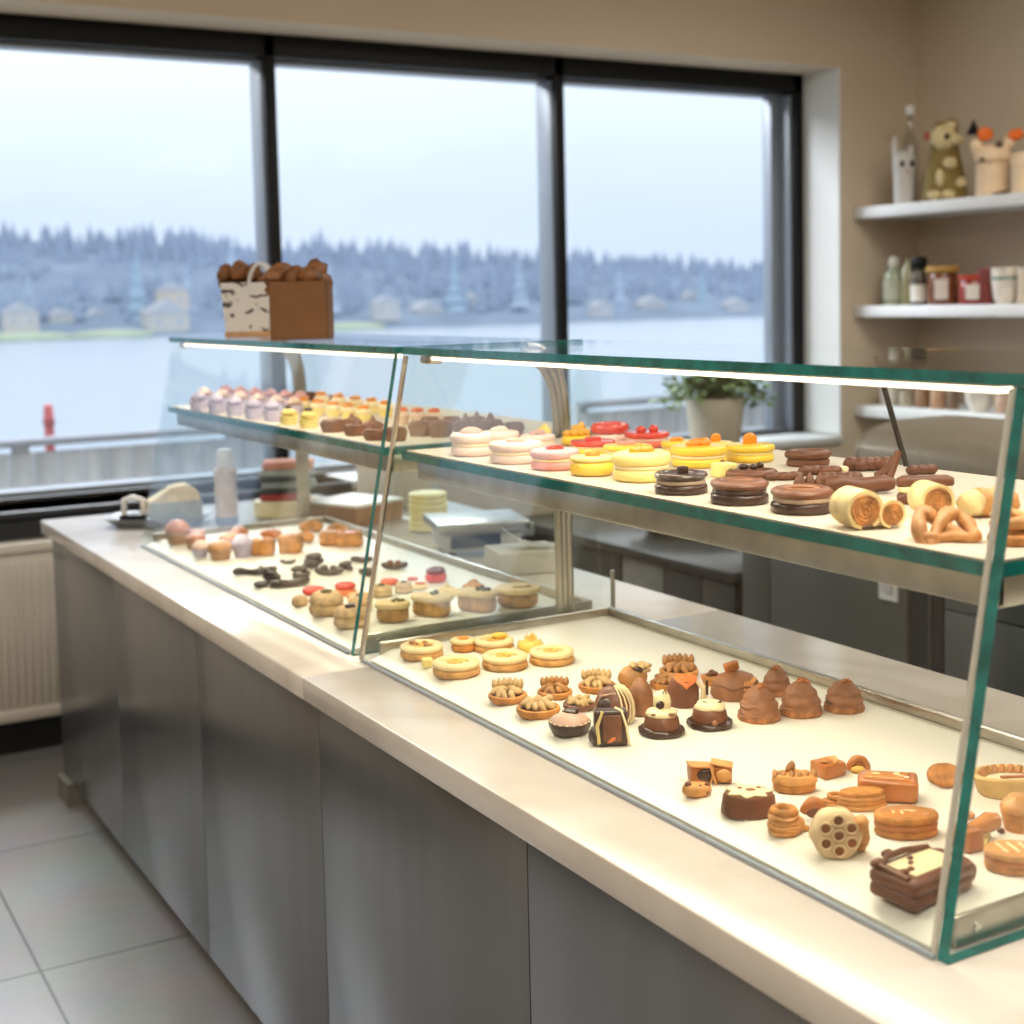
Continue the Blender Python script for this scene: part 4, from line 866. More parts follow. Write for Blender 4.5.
# ---- near shelf
def S_(u, v, w, name, label, cat, fn, **k): return put(ZSH, u, v, w, name, label, cat, fn, **k)
G = 'pink filled rounds on the near shelf'
S_(472, 457, 44, 'macaron', 'pale pink macaron with a rosy dome, first at the left end of the near shelf', 'macaron', b_macaron, kw=dict(top='dome', tm=mat('rosy_dome', (206, 158, 142), .5), h=.24), group=G)
S_(516, 464.5, 55, 'macaron', 'pale pink macaron with flat pinkish slab, second from the left end', 'macaron', b_macaron, kw=dict(seed=2, m1=PINK, top='flat', tm=ICINGP, h=.17), group=G)
S_(555, 471, 50, 'macaron', 'pink macaron with red slab left of the yellow orange topped round', 'macaron', b_macaron, kw=dict(seed=3, m1=PINKR, m2=mat('lilac_pink', (226, 176, 178), .5), top='flat', tm=REDG, h=.18), group=G)
S_(500, 450, 40, 'macaron', 'pale cream macaron in the row behind the first pink ones', 'macaron', b_macaron, kw=dict(seed=4, m1=ICING, m2=PINK, top='fruit', tm=PINK, h=.2), group=G)
S_(538, 450, 36, 'macaron', 'pale pink macaron at the back left of the yellow fruit tart', 'macaron', b_macaron, kw=dict(seed=5, m1=PINK, top='fruit', tm=mat('rosy_dome', (206, 158, 142), .5), h=.18), group=G)
G = 'yellow rounds on the near shelf'
S_(592, 477, 45, 'yellow_cake', 'bright yellow round with orange fruit, left of the pale double round', 'cake', lambda t, D: (b_disc_cake(t, D, [('sponge', 1, .34, YELL, .006), ('glaze_top', .98, .1, YELP, .006)]), lumps(t, D, [(0, -.02, .48, .16, .14, .12), (.12, .06, .5, .1, .1, .1)], ORNG, 'fruit_piece')), group=G)
S_(642, 483, 60, 'yellow_cake', 'pale yellow double round with orange fruit, largest at the shelf front', 'cake', b_macaron, kw=dict(seed=6, m1=YELP, fill=ICING, top='fruit', tm=ORNG, h=.22), group=G)
S_(577, 446, 32, 'fruit_tart', 'yellow tart heaped with peach pieces beside the steel post', 'tart', lambda t, D: (b_disc_cake(t, D, [('sponge', 1, .3, YELL, .01)]), lumps(t, D, [(-.3, -.1, .36, .16, .12, .12), (-.1, -.15, .4, .16, .12, .13), (.12, -.12, .4, .16, .13, .13), (.3, 0, .38, .15, .12, .12), (0, .1, .5, .16, .12, .14), (.16, .12, .52, .12, .1, .2)], mat('peach_fruit', (242, 180, 66), .35, coat=.3), 'peach_piece')))
S_(543, 443, 17, 'fruit_tart', 'small yellow fruit piece with a dark berry left of the peach tart', 'tart', lambda t, D: (t.part('fruit', blob(bmn(), (.1*D, 0, .5*D), (.45*D, .4*D, .5*D), 3, .3, floor=0), YELL), t.part('berry', blob(bmn(), (-.4*D, -.1*D, .25*D), (.3*D, .25*D, .22*D), 2, .1, floor=0), CHOCD)))
S_(604, 440, 24, 'apricot_half', 'orange apricot half at the back beside the red rounds', 'fruit', lambda t, D: t.part('apricot', blob(bmn(), (0, 0, .25*D), (.5*D, .4*D, .28*D), 2, .1, floor=0), ORPK))
G = 'red topped rounds on the near shelf'
S_(610, 445, 40, 'red_cake', 'red glazed round with a curved rim, first of the red rounds at the back', 'cake', b_ring, kw=dict(m=REDG, base=True, bm_=PINK), group=G)
S_(647, 448, 46, 'red_cake', 'red round with two red berries at the shelf back', 'cake', b_macaron, kw=dict(seed=8, m1=mat('coral', (240, 110, 84), .4), m2=REDG, fill=PINK, top='berries', tm=REDG, h=.14), group=G)
S_(593, 455, 46, 'red_cake', 'flat red glazed round in front of the other red ones', 'cake', b_macaron, kw=dict(seed=9, m1=YELL, m2=REDG, fill=ICING, top='flat', tm=REDG, h=.12), group=G)
S_(627, 460, 48, 'yellow_cake', 'yellow round with pinkish slice half hidden behind the pale double round', 'cake', b_macaron, kw=dict(seed=10, m1=YELL, top='flat', tm=PINKR, h=.12), group='yellow rounds on the near shelf')
G = 'yellow rounds on the near shelf'
S_(677, 456, 32, 'yellow_cake', 'small yellow layered round right of the red berry round', 'cake', b_macaron, kw=dict(seed=11, m1=YELL, top='fruit', tm=ORNG, h=.2), group=G)
S_(699, 468.5, 58, 'yellow_cake', 'wide yellow round with orange slices behind the dark cube cookie', 'cake', b_macaron, kw=dict(seed=12, m1=YELL, top='fruit', tm=ORNG, h=.16), group=G)
S_(716, 456, 36, 'yellow_cake', 'yellow round with a tall standing orange slice at the back', 'cake', b_macaron, kw=dict(seed=13, m1=YELL, top='slice', tm=ORNG, h=.16), group=G)
S_(750, 463, 50, 'yellow_cake', 'last yellow round with orange slice next to the chocolate rings', 'cake', b_macaron, kw=dict(seed=14, m1=YELL, fill=YELP, top='slice', tm=ORNG, h=.15), group=G)
S_(724, 478, 24, 'yellow_cake', 'pale yellow wedge peeping out behind the chocolate sandwiches', 'cake', b_cube, kw=dict(m=YELP, h=.6), group=G)
G = 'chocolate cookies on the near shelf'
S_(681, 495.5, 56, 'chocolate_sandwich', 'chocolate sandwich cookie with a dark cube on top', 'cookie', b_choc_sandwich, kw=dict(seed=1, top='cube', m=CHOCD), group=G)
S_(739.5, 506, 61, 'chocolate_sandwich', 'chocolate sandwich cookie in the middle of the front three', 'cookie', b_choc_sandwich, kw=dict(seed=2, m=CHOC, cream=CHOCD), group=G)
S_(802, 515.5, 65, 'chocolate_sandwich', 'chocolate sandwich cookie with pale filling, left of the first cream roll', 'cookie', b_choc_sandwich, kw=dict(seed=3, top='cream', m=CHOC), group=G)
S_(752, 481, 54, 'chocolate_sandwich', 'chocolate ring with dark bits behind the middle sandwich cookie', 'cookie', lambda t, D: (b_oval_ring(t, D, 4, CHOC, None, .8), lumps(t, D, [(-.15, 0, .22, .1, .07, .06), (.02, -.06, .22, .09, .06, .06), (.16, .03, .24, .08, .06, .06)], CHOCD, 'chocolate_bit')), group=G)
S_(723, 473, 12, 'chocolate_drop', 'small chocolate drop standing beside the dark cube cookie', 'chocolate', lambda t, D: t.part('drop', lathe(bmn(), [(0, 0), (.4*D, 0), (.5*D, .3*D), (.4*D, .8*D), (.15*D, 1.05*D), (0, 1.1*D)], 16), CHOC))
S_(808, 468, 48, 'chocolate_ring', 'oval chocolate ring at the back, highest of the chocolate row', 'pastry', b_oval_ring, kw=dict(seed=5, base=CHOC, m=CHOC), group=G)
S_(820, 477, 42, 'chocolate_bar', 'knobbly chocolate bar below the oval ring', 'pastry', b_rope, kw=dict(seed=6, n=4), group=G)
S_(784, 482, 38, 'chocolate_bar', 'short chocolate bar right of the ring with dark bits', 'pastry', b_rope, kw=dict(seed=16, n=3), group=G)
S_(810, 487, 32, 'chocolate_kisses', 'three chocolate kisses joined behind the pale filled sandwich', 'chocolate', b_kiss, group=G)
S_(841, 487, 44, 'chocolate_bar', 'chocolate bar beaded along its length behind the long smooth bar', 'pastry', b_rope, kw=dict(seed=7, n=5, h=.26), group=G)
S_(860, 497, 68, 'chocolate_eclair', 'long smooth chocolate bar behind the first cream roll', 'pastry', b_log, kw=dict(seed=8, m=CHOC, rr=.13, bend=.03), group=G)
S_(869, 473, 48, 'chocolate_bar', 'chocolate bar of round knobs at the back of the shelf', 'pastry', b_rope, kw=dict(seed=9, n=5, h=.26), group=G)
S_(885, 482, 32, 'chocolate_sticks', 'leaning chocolate sticks in front of the thin steel rod', 'chocolate', lambda t, D: [t.part('stick', tube(bmn(), [(-.3*D+.2*D*k, -.1*D*k, .14*D), (.0+.16*D*k, 0, .3*D+.14*D*k), (.2*D+.12*D*k, .1*D, .5*D+.2*D*k)], .12*D, 9), CHOC) for k in range(3)], group=G)
S_(922, 476, 30, 'chocolate_bar', 'smooth chocolate bar farthest along the shelf back', 'pastry', b_rope, kw=dict(seed=11, n=3, h=.3), group=G)
S_(925, 507, 62, 'chocolate_eclair', 'chocolate topped bar with pale filling behind the second cream roll', 'pastry', lambda t, D: (b_disc_cake(t, D, [('biscuit', .94, .2, CHOC, .02), ('cream_layer', .9, .1, ICING, .02)], 3, 40, 1, .5), t.part('chocolate_bar', tube(bmn(), [(-.46*D+.092*D*i, .0, .36*D) for i in range(11)], [.07*D]+[.11*D]*9+[.07*D], 10), CHOC)), group=G)
S_(843, 474, 12, 'meringue', 'tiny white meringue among the chocolate bars', 'meringue', lambda t, D: t.part('meringue', blob(bmn(), (0, 0, .3*D), (.5*D, .4*D, .35*D), 2, .3, floor=0), ICING))
G = 'rolled pastries at the near end of the shelf'
S_(866, 531, 62, 'cream_roll', 'pale cake roll cut open twice, first of the rolls', 'cake roll', b_roll, kw=dict(seed=1, two=True), rz=.25, group=G)
S_(931, 520, 58, 'cream_roll', 'pale cake roll with brown swirl, second of the rolls behind the twist', 'cake roll', b_roll, kw=dict(seed=2, h=.62), rz=.1, group=G)
S_(945, 545, 66, 'pretzel_twist', 'caramel brown pretzel twist at the front by the corner glass', 'pastry', b_twist, kw=dict(seed=1), group=G)
S_(988, 520, 58, 'croissant', 'pale golden folded croissant behind the corner glass edge', 'pastry', b_bread_croissant, group=G)
S_(1013, 547, 56, 'knotted_bun', 'coiled brown bun at the near end of the shelf', 'bun', b_knot, group=G)

# ---- far tray
G = 'golden cups on the far tray'
N_(178, 545, 25, 'muffin', 'brown muffin at the far left corner of the far tray', 'muffin', b_muffin, kw=dict(seed=1, cup=mat('kraft_cup', (176, 138, 108), .6), top=CARAM, h=.95), group=G)
N_(190, 543, 30, 'toast_bar', 'flat brown toast bar behind the corner muffin', 'pastry', b_bar, kw=dict(m=CARAM))
N_(196, 550, 21, 'muffin', 'brown muffin just right of the corner muffin', 'muffin', b_muffin, kw=dict(seed=2, cup=mat('kraft_cup', (176, 138, 108), .6), top=CARAM), group=G)
N_(201, 558, 18, 'muffin', 'pale lilac veiled muffin at the front glass', 'muffin', b_muffin, kw=dict(seed=3, cup=LILAC, top=PINK, h=.9), group=G)
N_(220.5, 560.5, 25, 'muffin', 'tan muffin nearest the front glass of the far tray', 'muffin', b_muffin, kw=dict(seed=4, cup=mat('tan_cup', (198, 156, 118), .6), top=CARAMP), group=G)
N_(229, 550, 21, 'muffin', 'tan muffin between the front muffin and the lilac pair', 'muffin', b_muffin, kw=dict(seed=5, cup=mat('tan_cup', (198, 156, 118), .6), top=CARAMP), group=G)
N_(243, 558, 22, 'muffin', 'tall lilac veiled muffin beside the golden square tarts', 'muffin', b_muffin, kw=dict(seed=6, cup=LILAC, top=LILAC, h=1.0), group=G)
N_(239, 546, 20, 'muffin', 'brown topped muffin behind the tall lilac one', 'muffin', b_muffin, kw=dict(seed=7, cup=LILAC, top=CARAM, h=.9), group=G)
N_(263.5, 556, 24, 'square_tart', 'golden square tart right of the lilac muffins', 'tart', b_square_tart, kw=dict(seed=1, h=.62), group=G)
N_(291, 554, 24, 'square_tart', 'golden square tart with tall sides in front of the swirl pastry', 'tart', b_square_tart, kw=dict(seed=2, h=.7), group=G)
N_(272, 540, 22, 'folded_pastry', 'folded orange pastry behind the first square tart', 'pastry', b_fold, kw=dict(seed=1, m=CARAM), group=G)
N_(304, 544, 24, 'folded_pastry', 'folded golden swirl pastry behind the second square tart', 'pastry', b_fold, kw=dict(seed=2), group=G)
N_(312, 533, 25, 'folded_pastry', 'folded golden pastry at the back of the far tray', 'pastry', b_fold, kw=dict(seed=3), group=G)
N_(331, 546, 23, 'square_tart', 'golden square tart left of the last layered one', 'tart', b_square_tart, kw=dict(seed=4, h=.55), group=G)
N_(350, 547.5, 27, 'square_tart', 'golden layered tart with orange glaze near the case edge', 'tart', b_square_tart, kw=dict(seed=5, h=.5, fill=REDG), group=G)
N_(338, 535, 22, 'folded_pastry', 'folded golden pastry behind the last square tarts', 'pastry', b_fold, kw=dict(seed=6), group=G)
G = 'dark chocolate curls on the far tray'
N_(250, 577.5, 30, 'chocolate_bone', 'dark chocolate bone with knobbed ends at the left of the curls', 'chocolate', b_log, kw=dict(seed=1, knob=True, rr=.12), group=G)
N_(270, 584.5, 22, 'chocolate_curls', 'tall heap of dark chocolate curls beside the bone', 'chocolate', b_curls, kw=dict(seed=2, n=4), group=G)
N_(261.5, 587.5, 16, 'chocolate_ring', 'small dark chocolate ring in front of the curls', 'chocolate', b_ring, kw=dict(m=LICO), group=G)
N_(290, 590, 40, 'chocolate_stick', 'long dark chocolate stick lying behind the red ring', 'chocolate', b_log, kw=dict(seed=4, rr=.1, bend=.0), rz=.45, group=G)
N_(298.6, 581, 22, 'chocolate_curls', 'round heap of dark curls in the middle of its row', 'chocolate', b_curls, kw=dict(seed=5, n=3), group=G)
N_(288, 565, 17, 'chocolate_boat', 'small dark chocolate crescent at the back', 'chocolate', b_boat, kw=dict(lump=False), group=G)
N_(316, 569.5, 26, 'chocolate_curls', 'wide heap of dark curls behind the dark boat', 'chocolate', b_curls, kw=dict(seed=7, n=3), group=G)
N_(329.5, 577.5, 30, 'chocolate_boat', 'dark chocolate boat with a lump, behind the red ring on biscuit', 'chocolate', b_boat, kw=dict(seed=3), group=G)
N_(346, 572, 21, 'chocolate_curls', 'heap of dark curls left of the teal glass edge', 'chocolate', b_curls, kw=dict(seed=9, n=2), group=G)
N_(362, 564, 22, 'chocolate_stick', 'short dark chocolate stick at the back by the glass edge', 'chocolate', b_log, kw=dict(seed=2, rr=.14), group=G)
N_(366, 577, 20, 'chocolate_curls', 'dark curls between the teal edge and the chrome rod', 'chocolate', b_curls, kw=dict(seed=11, n=2), group=G)
N_(394.7, 571.5, 27, 'chocolate_boat', 'dark chocolate boat with two lumps right of the chrome rod', 'chocolate', b_boat, kw=dict(seed=5, lm=CHOC), group=G)
G = 'red glazed pieces on the far tray'
N_(314, 596, 24, 'glazed_ring', 'bright red glazed ring in front of the dark stick', 'pastry', b_ring, kw=dict(m=REDG), group=G)
N_(345.5, 596, 22, 'glazed_ring', 'red glazed ring on an orange biscuit beside the teal edge', 'pastry', b_ring, kw=dict(m=REDG, base=True, bm_=ORPK), group=G)
N_(389.5, 585.5, 18, 'red_slice', 'round red slice just right of the chrome rod', 'pastry', b_half_moon, kw=dict(m=mat('coral', (240, 110, 84), .4)), group=G)
N_(412.5, 581, 11, 'red_slice', 'tiny red slice left of the dark red bun', 'pastry', b_half_moon, kw=dict(m=mat('coral', (240, 110, 84), .4)), group=G)
N_(436, 583, 22, 'red_bun', 'dark red glazed bun with a swirl on top', 'bun', lambda t, D: (b_disc_cake(t, D, [('bun', 1, .4, REDG, .02), ('glaze', .9, .2, REDD, .02)]), t.part('swirl', tube(bmn(), spiral_pts(.3*D, .03*D, .58*D, 1.5, 24), .07*D, 7), REDD)), group=G)
N_(358, 601, 22, 'orange_biscuit', 'flat orange biscuit in front of the red ring on biscuit', 'biscuit', lambda t, D: b_half_moon(t, D, CARAMP))
G = 'beige buns on the far tray'
N_(300, 606.5, 17, 'beige_bun', 'small plain beige bun in front of the red ring', 'bun', b_bun, kw=dict(seed=1, h=.6), group=G)
N_(327, 617, 37, 'beige_bun', 'layered beige bun with a dark topping at the front glass', 'bun', b_bun, kw=dict(seed=2, top=HERB, h=.66), group=G)
N_(351, 629, 36, 'beige_bun', 'layered beige bun lowest on the far tray, crossing the teal edge', 'bun', b_bun, kw=dict(seed=3, top=CHOCD, h=.6), group=G)
N_(360, 613, 26, 'beige_bun', 'beige bun with dark bits behind the lowest bun', 'bun', b_bun, kw=dict(seed=4, top=CHOCD, h=.66), group=G)
N_(381, 598, 24, 'beige_bun', 'beige bun partly behind the chrome rod, below the red slice', 'bun', b_bun, kw=dict(seed=5, top=HERB, h=.5), group=G)
N_(404, 594, 19, 'beige_bun', 'small beige bun right of the chrome rod', 'bun', b_bun, kw=dict(seed=6, top=HERB, h=.6), group=G)
N_(420, 590, 15, 'orange_biscuit', 'small orange topped biscuit below the dark red bun', 'biscuit', lambda t, D: (b_disc_cake(t, D, [('biscuit', 1, .3, CREAM, .02)]), lumps(t, D, [(-.1, 0, .36, .25, .2, .12), (.2, 0, .36, .2, .18, .12)], ORPK, 'topping')))
N_(393, 624, 36, 'oval_cake', 'round iced beige cake with herb garnish beside the chrome rod', 'cake', b_oval_cake, kw=dict(seed=1, sy=.8, h=.55, tops=3), group=G)
N_(432, 619, 46, 'oval_cake', 'oval iced beige cake with dark garnish, second from the chrome rod', 'cake', b_oval_cake, kw=dict(seed=2, sy=.6, h=.46), rz=-.55, group=G)
N_(477.6, 614.5, 46, 'oval_cake', 'oval iced beige cake with green sprig garnish, third from the chrome rod', 'cake', b_oval_cake, kw=dict(seed=3, sy=.62, h=.46, tops=3), rz=-.5, group=G)
N_(518, 609.5, 46, 'oval_cake', 'iced beige cake with a thin chocolate line, nearest the steel post', 'cake', lambda t, D: (b_disc_cake(t, D, [('crust', .9, .32, BEIGED, .015), ('icing_lid', 1, .12, mat('beige_icing', (228, 196, 142), .5, var=.07), .015)]), t.part('chocolate_line', tube(bmn(), [(-.1*D, -.05*D, .43*D), (.1*D, -.12*D, .43*D), (.3*D, -.02*D, .43*D), (.2*D, .1*D, .43*D)], .014*D, 6), CHOC)), group=G)
N_(448, 597, 26, 'crumb_cake', 'crumbly golden cake behind the second oval cake', 'cake', b_crumb, kw=dict(seed=1))
N_(474, 592, 26, 'crumb_cake', 'crumbly orange cake behind the third oval cake', 'cake', b_crumb, kw=dict(seed=2, m=CARAMP))

# ---- far shelf
G = 'lilac cupcakes at the far end of the far shelf'
row = [(199, 411, 19), (217, 413.5, 19), (235, 416, 20), (254, 419, 20), (273, 421.5, 21)]
WH = ['first', 'second', 'third', 'fourth', 'fifth', 'sixth', 'seventh']
for i, (u, v, w) in enumerate(row):
    S_(u, v, w, 'cupcake', f'lilac veiled cupcake, {WH[i]} from the left in the front row of the far shelf', 'cupcake', b_cupcake, kw=dict(seed=i, ice=LILAC, h=.95), group=G)
for i in range(6):
    S_(205+18*i, 406+1.9*i, 18, 'cupcake', f'pink frosted cupcake, {WH[i]} from the left in the middle row of the far shelf', 'cupcake', b_cupcake, kw=dict(seed=i+10, ice=PINK, h=1), group=G)
for i in range(6):
    S_(226+15*i, 403+1.2*i, 17, 'cupcake', f'pink frosted cupcake, {WH[i]} from the left in the back row of the far shelf', 'cupcake', b_cupcake, kw=dict(seed=i+20, ice=mat('pink_frosting', (240, 178, 172), .5), h=1.05), group=G)
G = 'yellow cups on the far shelf'
S_(289, 425, 19, 'yellow_cupcake', 'yellow cupcake with a dark berry, left of its twin', 'cupcake', b_cupcake, kw=dict(cup=YELP, ice=YELP, top=1, tm=CHOCD, h=.85), group=G)
S_(309, 428.5, 21, 'yellow_cupcake', 'yellow cupcake with a dark berry left of the chocolate tarts', 'cupcake', b_cupcake, kw=dict(cup=YELP, ice=YELP, top=1, tm=CHOCD, h=.8), group=G)
for i, (u, v) in enumerate([(304, 413), (319, 415), (334, 417), (349, 419), (364, 421)]):
    S_(u, v, 17, 'orange_cup', f'cream cup with orange fruit, {WH[i]} from the left in the orange row', 'cupcake', b_muffin, kw=dict(seed=i, cup=YELP, top=ICING, tm=ORNG, h=.75), group=G)
for i, (u, v) in enumerate([(322, 408), (339, 410), (356, 412), (372, 414), (386, 417)]):
    S_(u, v, 16, 'orange_cup', f'cream cup with orange fruit, {WH[i]} from the left in the row behind', 'cupcake', b_muffin, kw=dict(seed=i+9, cup=YELP, top=ICING, tm=ORNG, h=.85), group=G)
S_(304, 402, 26, 'chocolate_bar', 'brown chocolate bar at the back of the far shelf, left one', 'chocolate', b_bar)
S_(331, 402, 18, 'chocolate_bar', 'brown chocolate bar at the back of the far shelf, right one', 'chocolate', b_bar)
G = 'chocolate tarts on the far shelf'
S_(333, 433, 27, 'chocolate_tart', 'dark chocolate tart, leftmost of the chocolate tarts on the far shelf', 'tart', b_choc_tart, kw=dict(seed=1, kiss=False, h=.38), group=G)
S_(357, 436.5, 29, 'chocolate_tart', 'chocolate tart with a kiss, second at the far shelf front', 'tart', b_choc_tart, kw=dict(seed=2), group=G)
S_(377, 441, 29, 'chocolate_tart', 'chocolate tart with a kiss crossing behind the teal edge', 'tart', b_choc_tart, kw=dict(seed=3), group=G)
S_(396, 442, 24, 'chocolate_tart', 'chocolate tart just left of the chrome rod', 'tart', b_choc_tart, kw=dict(seed=4, kiss=False, h=.5), group=G)
S_(352, 428, 22, 'chocolate_tart', 'chocolate tart with a pointed kiss in the second row', 'tart', b_choc_tart, kw=dict(seed=5), group=G)
S_(373, 431, 22, 'chocolate_tart', 'chocolate tart with a pointed kiss in the second row near the glass edge', 'tart', b_choc_tart, kw=dict(seed=6), group=G)
G = 'mauve tarts behind the glass on the far shelf'
MV = [(420, 437, 24, False), (441, 438, 26, False), (466, 438, 26, True), (491, 438, 27, True), (514, 437, 22, False), (430, 430, 20, False), (452, 430, 20, False), (477, 430, 20, True)]
for i, (u, v, w, k) in enumerate(MV):
    S_(u, v, w, 'chocolate_tart', f'mauve veiled brown {"kiss" if k else "flat"} tart, {WH[i] if i < 5 else WH[i-5]} in the {"front" if i < 5 else "back"} row right of the chrome rod', 'tart', b_choc_tart, kw=dict(seed=i, m=MAUVE, kiss=k, h=.55), group=G)
for i, u in enumerate((402, 418, 434)):
    S_(u, 425+i*.6, 17, 'orange_cup', f'cream cup with orange fruit, {WH[i]} from the chrome rod behind the mauve tarts', 'cupcake', b_muffin, kw=dict(seed=i+30, cup=PINK, top=PINK, tm=mat('coral', (240, 110, 84), .4), h=.85))

# ------------------------------------------------------------------ things on the cases and the counter
def zc(u, v, z): return at(u, v, 2, z)
BAGP = bpy.data.materials.new('patterned_bag_paper'); BAGP.use_nodes = True
nt = BAGP.node_tree; N = nt.nodes; L = nt.links; b = N['Principled BSDF']; tc = N.new('ShaderNodeTexCoord')
mp = N.new('ShaderNodeMapping'); mp.inputs['Scale'].default_value = (13, 13, 20); L.new(tc.outputs['Object'], mp.inputs[0])
vo = N.new('ShaderNodeTexNoise'); vo.inputs['Scale'].default_value = 1.6; vo.inputs['Detail'].default_value = 2; vo.inputs['Distortion'].default_value = .8; L.new(mp.outputs[0], vo.inputs['Vector'])
cr = N.new('ShaderNodeValToRGB'); cr.color_ramp.elements[0].position = .56; cr.color_ramp.elements[0].color = lin((198, 194, 190)); cr.color_ramp.elements[1].position = .61; cr.color_ramp.elements[1].color = lin((60, 54, 52))
L.new(vo.outputs[0], cr.inputs[0]); L.new(cr.outputs[0], b.inputs['Base Color']); b.inputs['Roughness'].default_value = .7
KRAFT = mat('kraft_card', (112, 74, 38), .75, var=.06, scale=20)
PUFF = mat('dark_caramel_puff', (120, 74, 34), .6, var=.35, scale=50, bump=.8, bscale=70)
pb = zc(250, 337, ZT+.0005); kb = mpp(pb)
def px(n): return n*kb
t = T('paper_bag', 'white patterned paper bag with handles and a black print on the far case top', 'bag', pb, VIEW)
w, h, dd = px(48), px(54), px(26); b = bmn()
for s in (0,):
    lo = [(-w*.44, -dd/2), (w*.40, -dd/2), (w*.40, dd/2), (-w*.44, dd/2)]; hi = [(-w*.52, -dd*.55), (w*.54, -dd*.55), (w*.54, dd*.5), (-w*.52, dd*.5)]
A = [b.verts.new((x, y, .012)) for x, y in lo]; B = [b.verts.new((x, y, h)) for x, y in hi]
b.faces.new(list(reversed(A)))
for i in range(4): b.faces.new((A[i], A[(i+1) % 4], B[(i+1) % 4], B[i]))
bmesh.ops.recalc_face_normals(b, faces=b.faces); bmesh.ops.solidify(b, geom=list(b.faces), thickness=.002)
t.part('bag_body', b, BAGP)
t.part('bag_base', box(bmn(), (-.02*w, 0, .008), (w*.9, dd*1.02, .016), .002), mat('kraft_base', (176, 138, 96), .7))
for s in (-1, 1):
    t.part('handle', tube(bmn(), [(w*.30+w*.26*math.cos(a), s*dd*.5, h*.72+h*.62*math.sin(a)) for a in [PI*i/14 for i in range(15)]], .005, 8), mat('handle_grey', (196, 196, 198), .6))
t.done()
for i, (u, r) in enumerate([(229, 12), (243, 14), (257, 12)]):
    o = pb+_rt*px(u-250)+Vector((0, 0, h+px(2)-px(r)*.4)); t = T('caramel_puff', f'dark caramel puff sticking out of the patterned bag, {["leftmost", "middle", "rightmost"][i]} one', 'pastry', o)
    bb = bmn(); [blob(bb, (px(r)*.35*math.sin(k*2.1), px(r)*.3*math.cos(k*1.7), px(r)*(.3+.3*k)), px(r)*.62, i*5+k, .4, 2, 2) for k in range(4)]; t.part('puff', bb, PUFF); t.done()
kp = zc(303, 339, ZT+.0005)
t = T('cardboard_box', 'open brown cardboard box beside the patterned bag on the far case top', 'box', kp, VIEW)
w2, h2, d2 = px(52), px(52), px(40); b = bmn()
span(b, (-w2/2, -d2/2, 0), (w2/2, d2/2, .003)); span(b, (-w2/2, -d2/2, 0), (w2/2, -d2/2+.003, h2)); span(b, (-w2/2, d2/2-.003, 0), (w2/2, d2/2, h2)); span(b, (-w2/2, -d2/2, 0), (-w2/2+.003, d2/2, h2)); span(b, (w2/2-.003, -d2/2, 0), (w2/2, d2/2, h2))
t.part('box_body', b, KRAFT); t.done()
for i, (u, r, m) in enumerate([(284, 16, PUFF), (299, 13, PUFF), (316, 17, PUFF)]):
    o = kp+_rt*px(u-303)+Vector((0, 0, h2-px(r)*.75)); t = T('caramel_puff', f'caramel puff heaped in the cardboard box, {["leftmost", "middle", "rightmost"][i]} one', 'pastry', o)
    bb = bmn(); [blob(bb, (px(r)*.35*math.sin(k*2.3), px(r)*.3*math.cos(k*1.9), px(r)*(.3+.32*k)), px(r)*.66, i*7+k+30, .35, 2, 2) for k in range(4)]; t.part('puff', bb, m); t.done()

CTZ = CT+.0008
# dark plate with bread under a wrapper
p = zc(155, 527, CTZ)+Vector((.03, .06, 0)); k = mpp(p)
t = T('serving_plate', 'grey oblong serving plate on the far counter end', 'plate', p, VIEW)
t.part('dish', lathe(bmn(), [(0, 0), (k*40, 0), (k*50, k*7), (k*52, k*9), (k*46, k*8), (k*38, k*3), (0, k*3)], 40, sy=.6, pw=4), mat('slate_plate', (108, 112, 116), .35)); t.done()
pz = p+Vector((0, 0, k*3.6))
t = T('bread_loaf', 'cut pale bread loaf on the serving plate behind the case end', 'bread', pz+_rt*(k*20)+Vector((.0, .02, 0)), VIEW+.35)
b = bmn(); prism(b, [(-k*26, 0), (k*24, 0), (k*21, k*27), (k*8, k*36), (-k*6, k*33), (-k*28, k*20)], -k*13, k*13, k*3, TR(0, 0, 0, 0, PI/2)); t.part('loaf', rough(b, k*1.5, 3/(k*20)), mat('bread_crumb', (226, 198, 140), .75, var=.15, bump=.3))
t.part('paper_sleeve', box(bmn(), (-k*2, -k*13.6, k*9.5), (k*52, k*1.2, k*19), .001), mat('sage_paper', (140, 144, 128), .6)); t.done()
t = T('napkin_holder', 'small white and black holder on the serving plate, left of the bread', 'holder', pz-_rt*(k*24)+Vector((0, .01, 0)), VIEW)
t.part('base', box(bmn(), (0, 0, k*3), (k*26, k*16, k*6), k), BLACKF); t.part('arch', tube(bmn(), [(-k*10, 0, k*5), (-k*9, 0, k*20), (0, 0, k*23), (k*9, 0, k*20), (k*10, 0, k*5)], k*3, 8), WHITEP); t.done()
# bottle
p = zc(224.5, 526, CTZ)+Vector((.02, .035, 0)); k = mpp(p)
t = T('bottle', 'white lotion bottle with clear cap and blue base behind the far case', 'bottle', p, VIEW)
t.part('body', lathe(bmn(), [(0, k*8), (k*11, k*8), (k*11, k*50), (k*12, k*54), (k*9, k*58), (0, k*58)], 28), mat('bottle_pinkish', (214, 196, 194), .35))
t.part('base', lathe(bmn(), [(0, 0), (k*11, 0), (k*11.6, k*2), (k*11.6, k*8), (0, k*8.2)], 28), mat('bottle_blue', (128, 142, 178), .35))
t.part('cap', lathe(bmn(), [(0, k*58), (k*8.5, k*58), (k*8.5, k*72), (k*7, k*75), (0, k*75)], 24), mat('bottle_cap', (222, 222, 232), .25)); t.done()
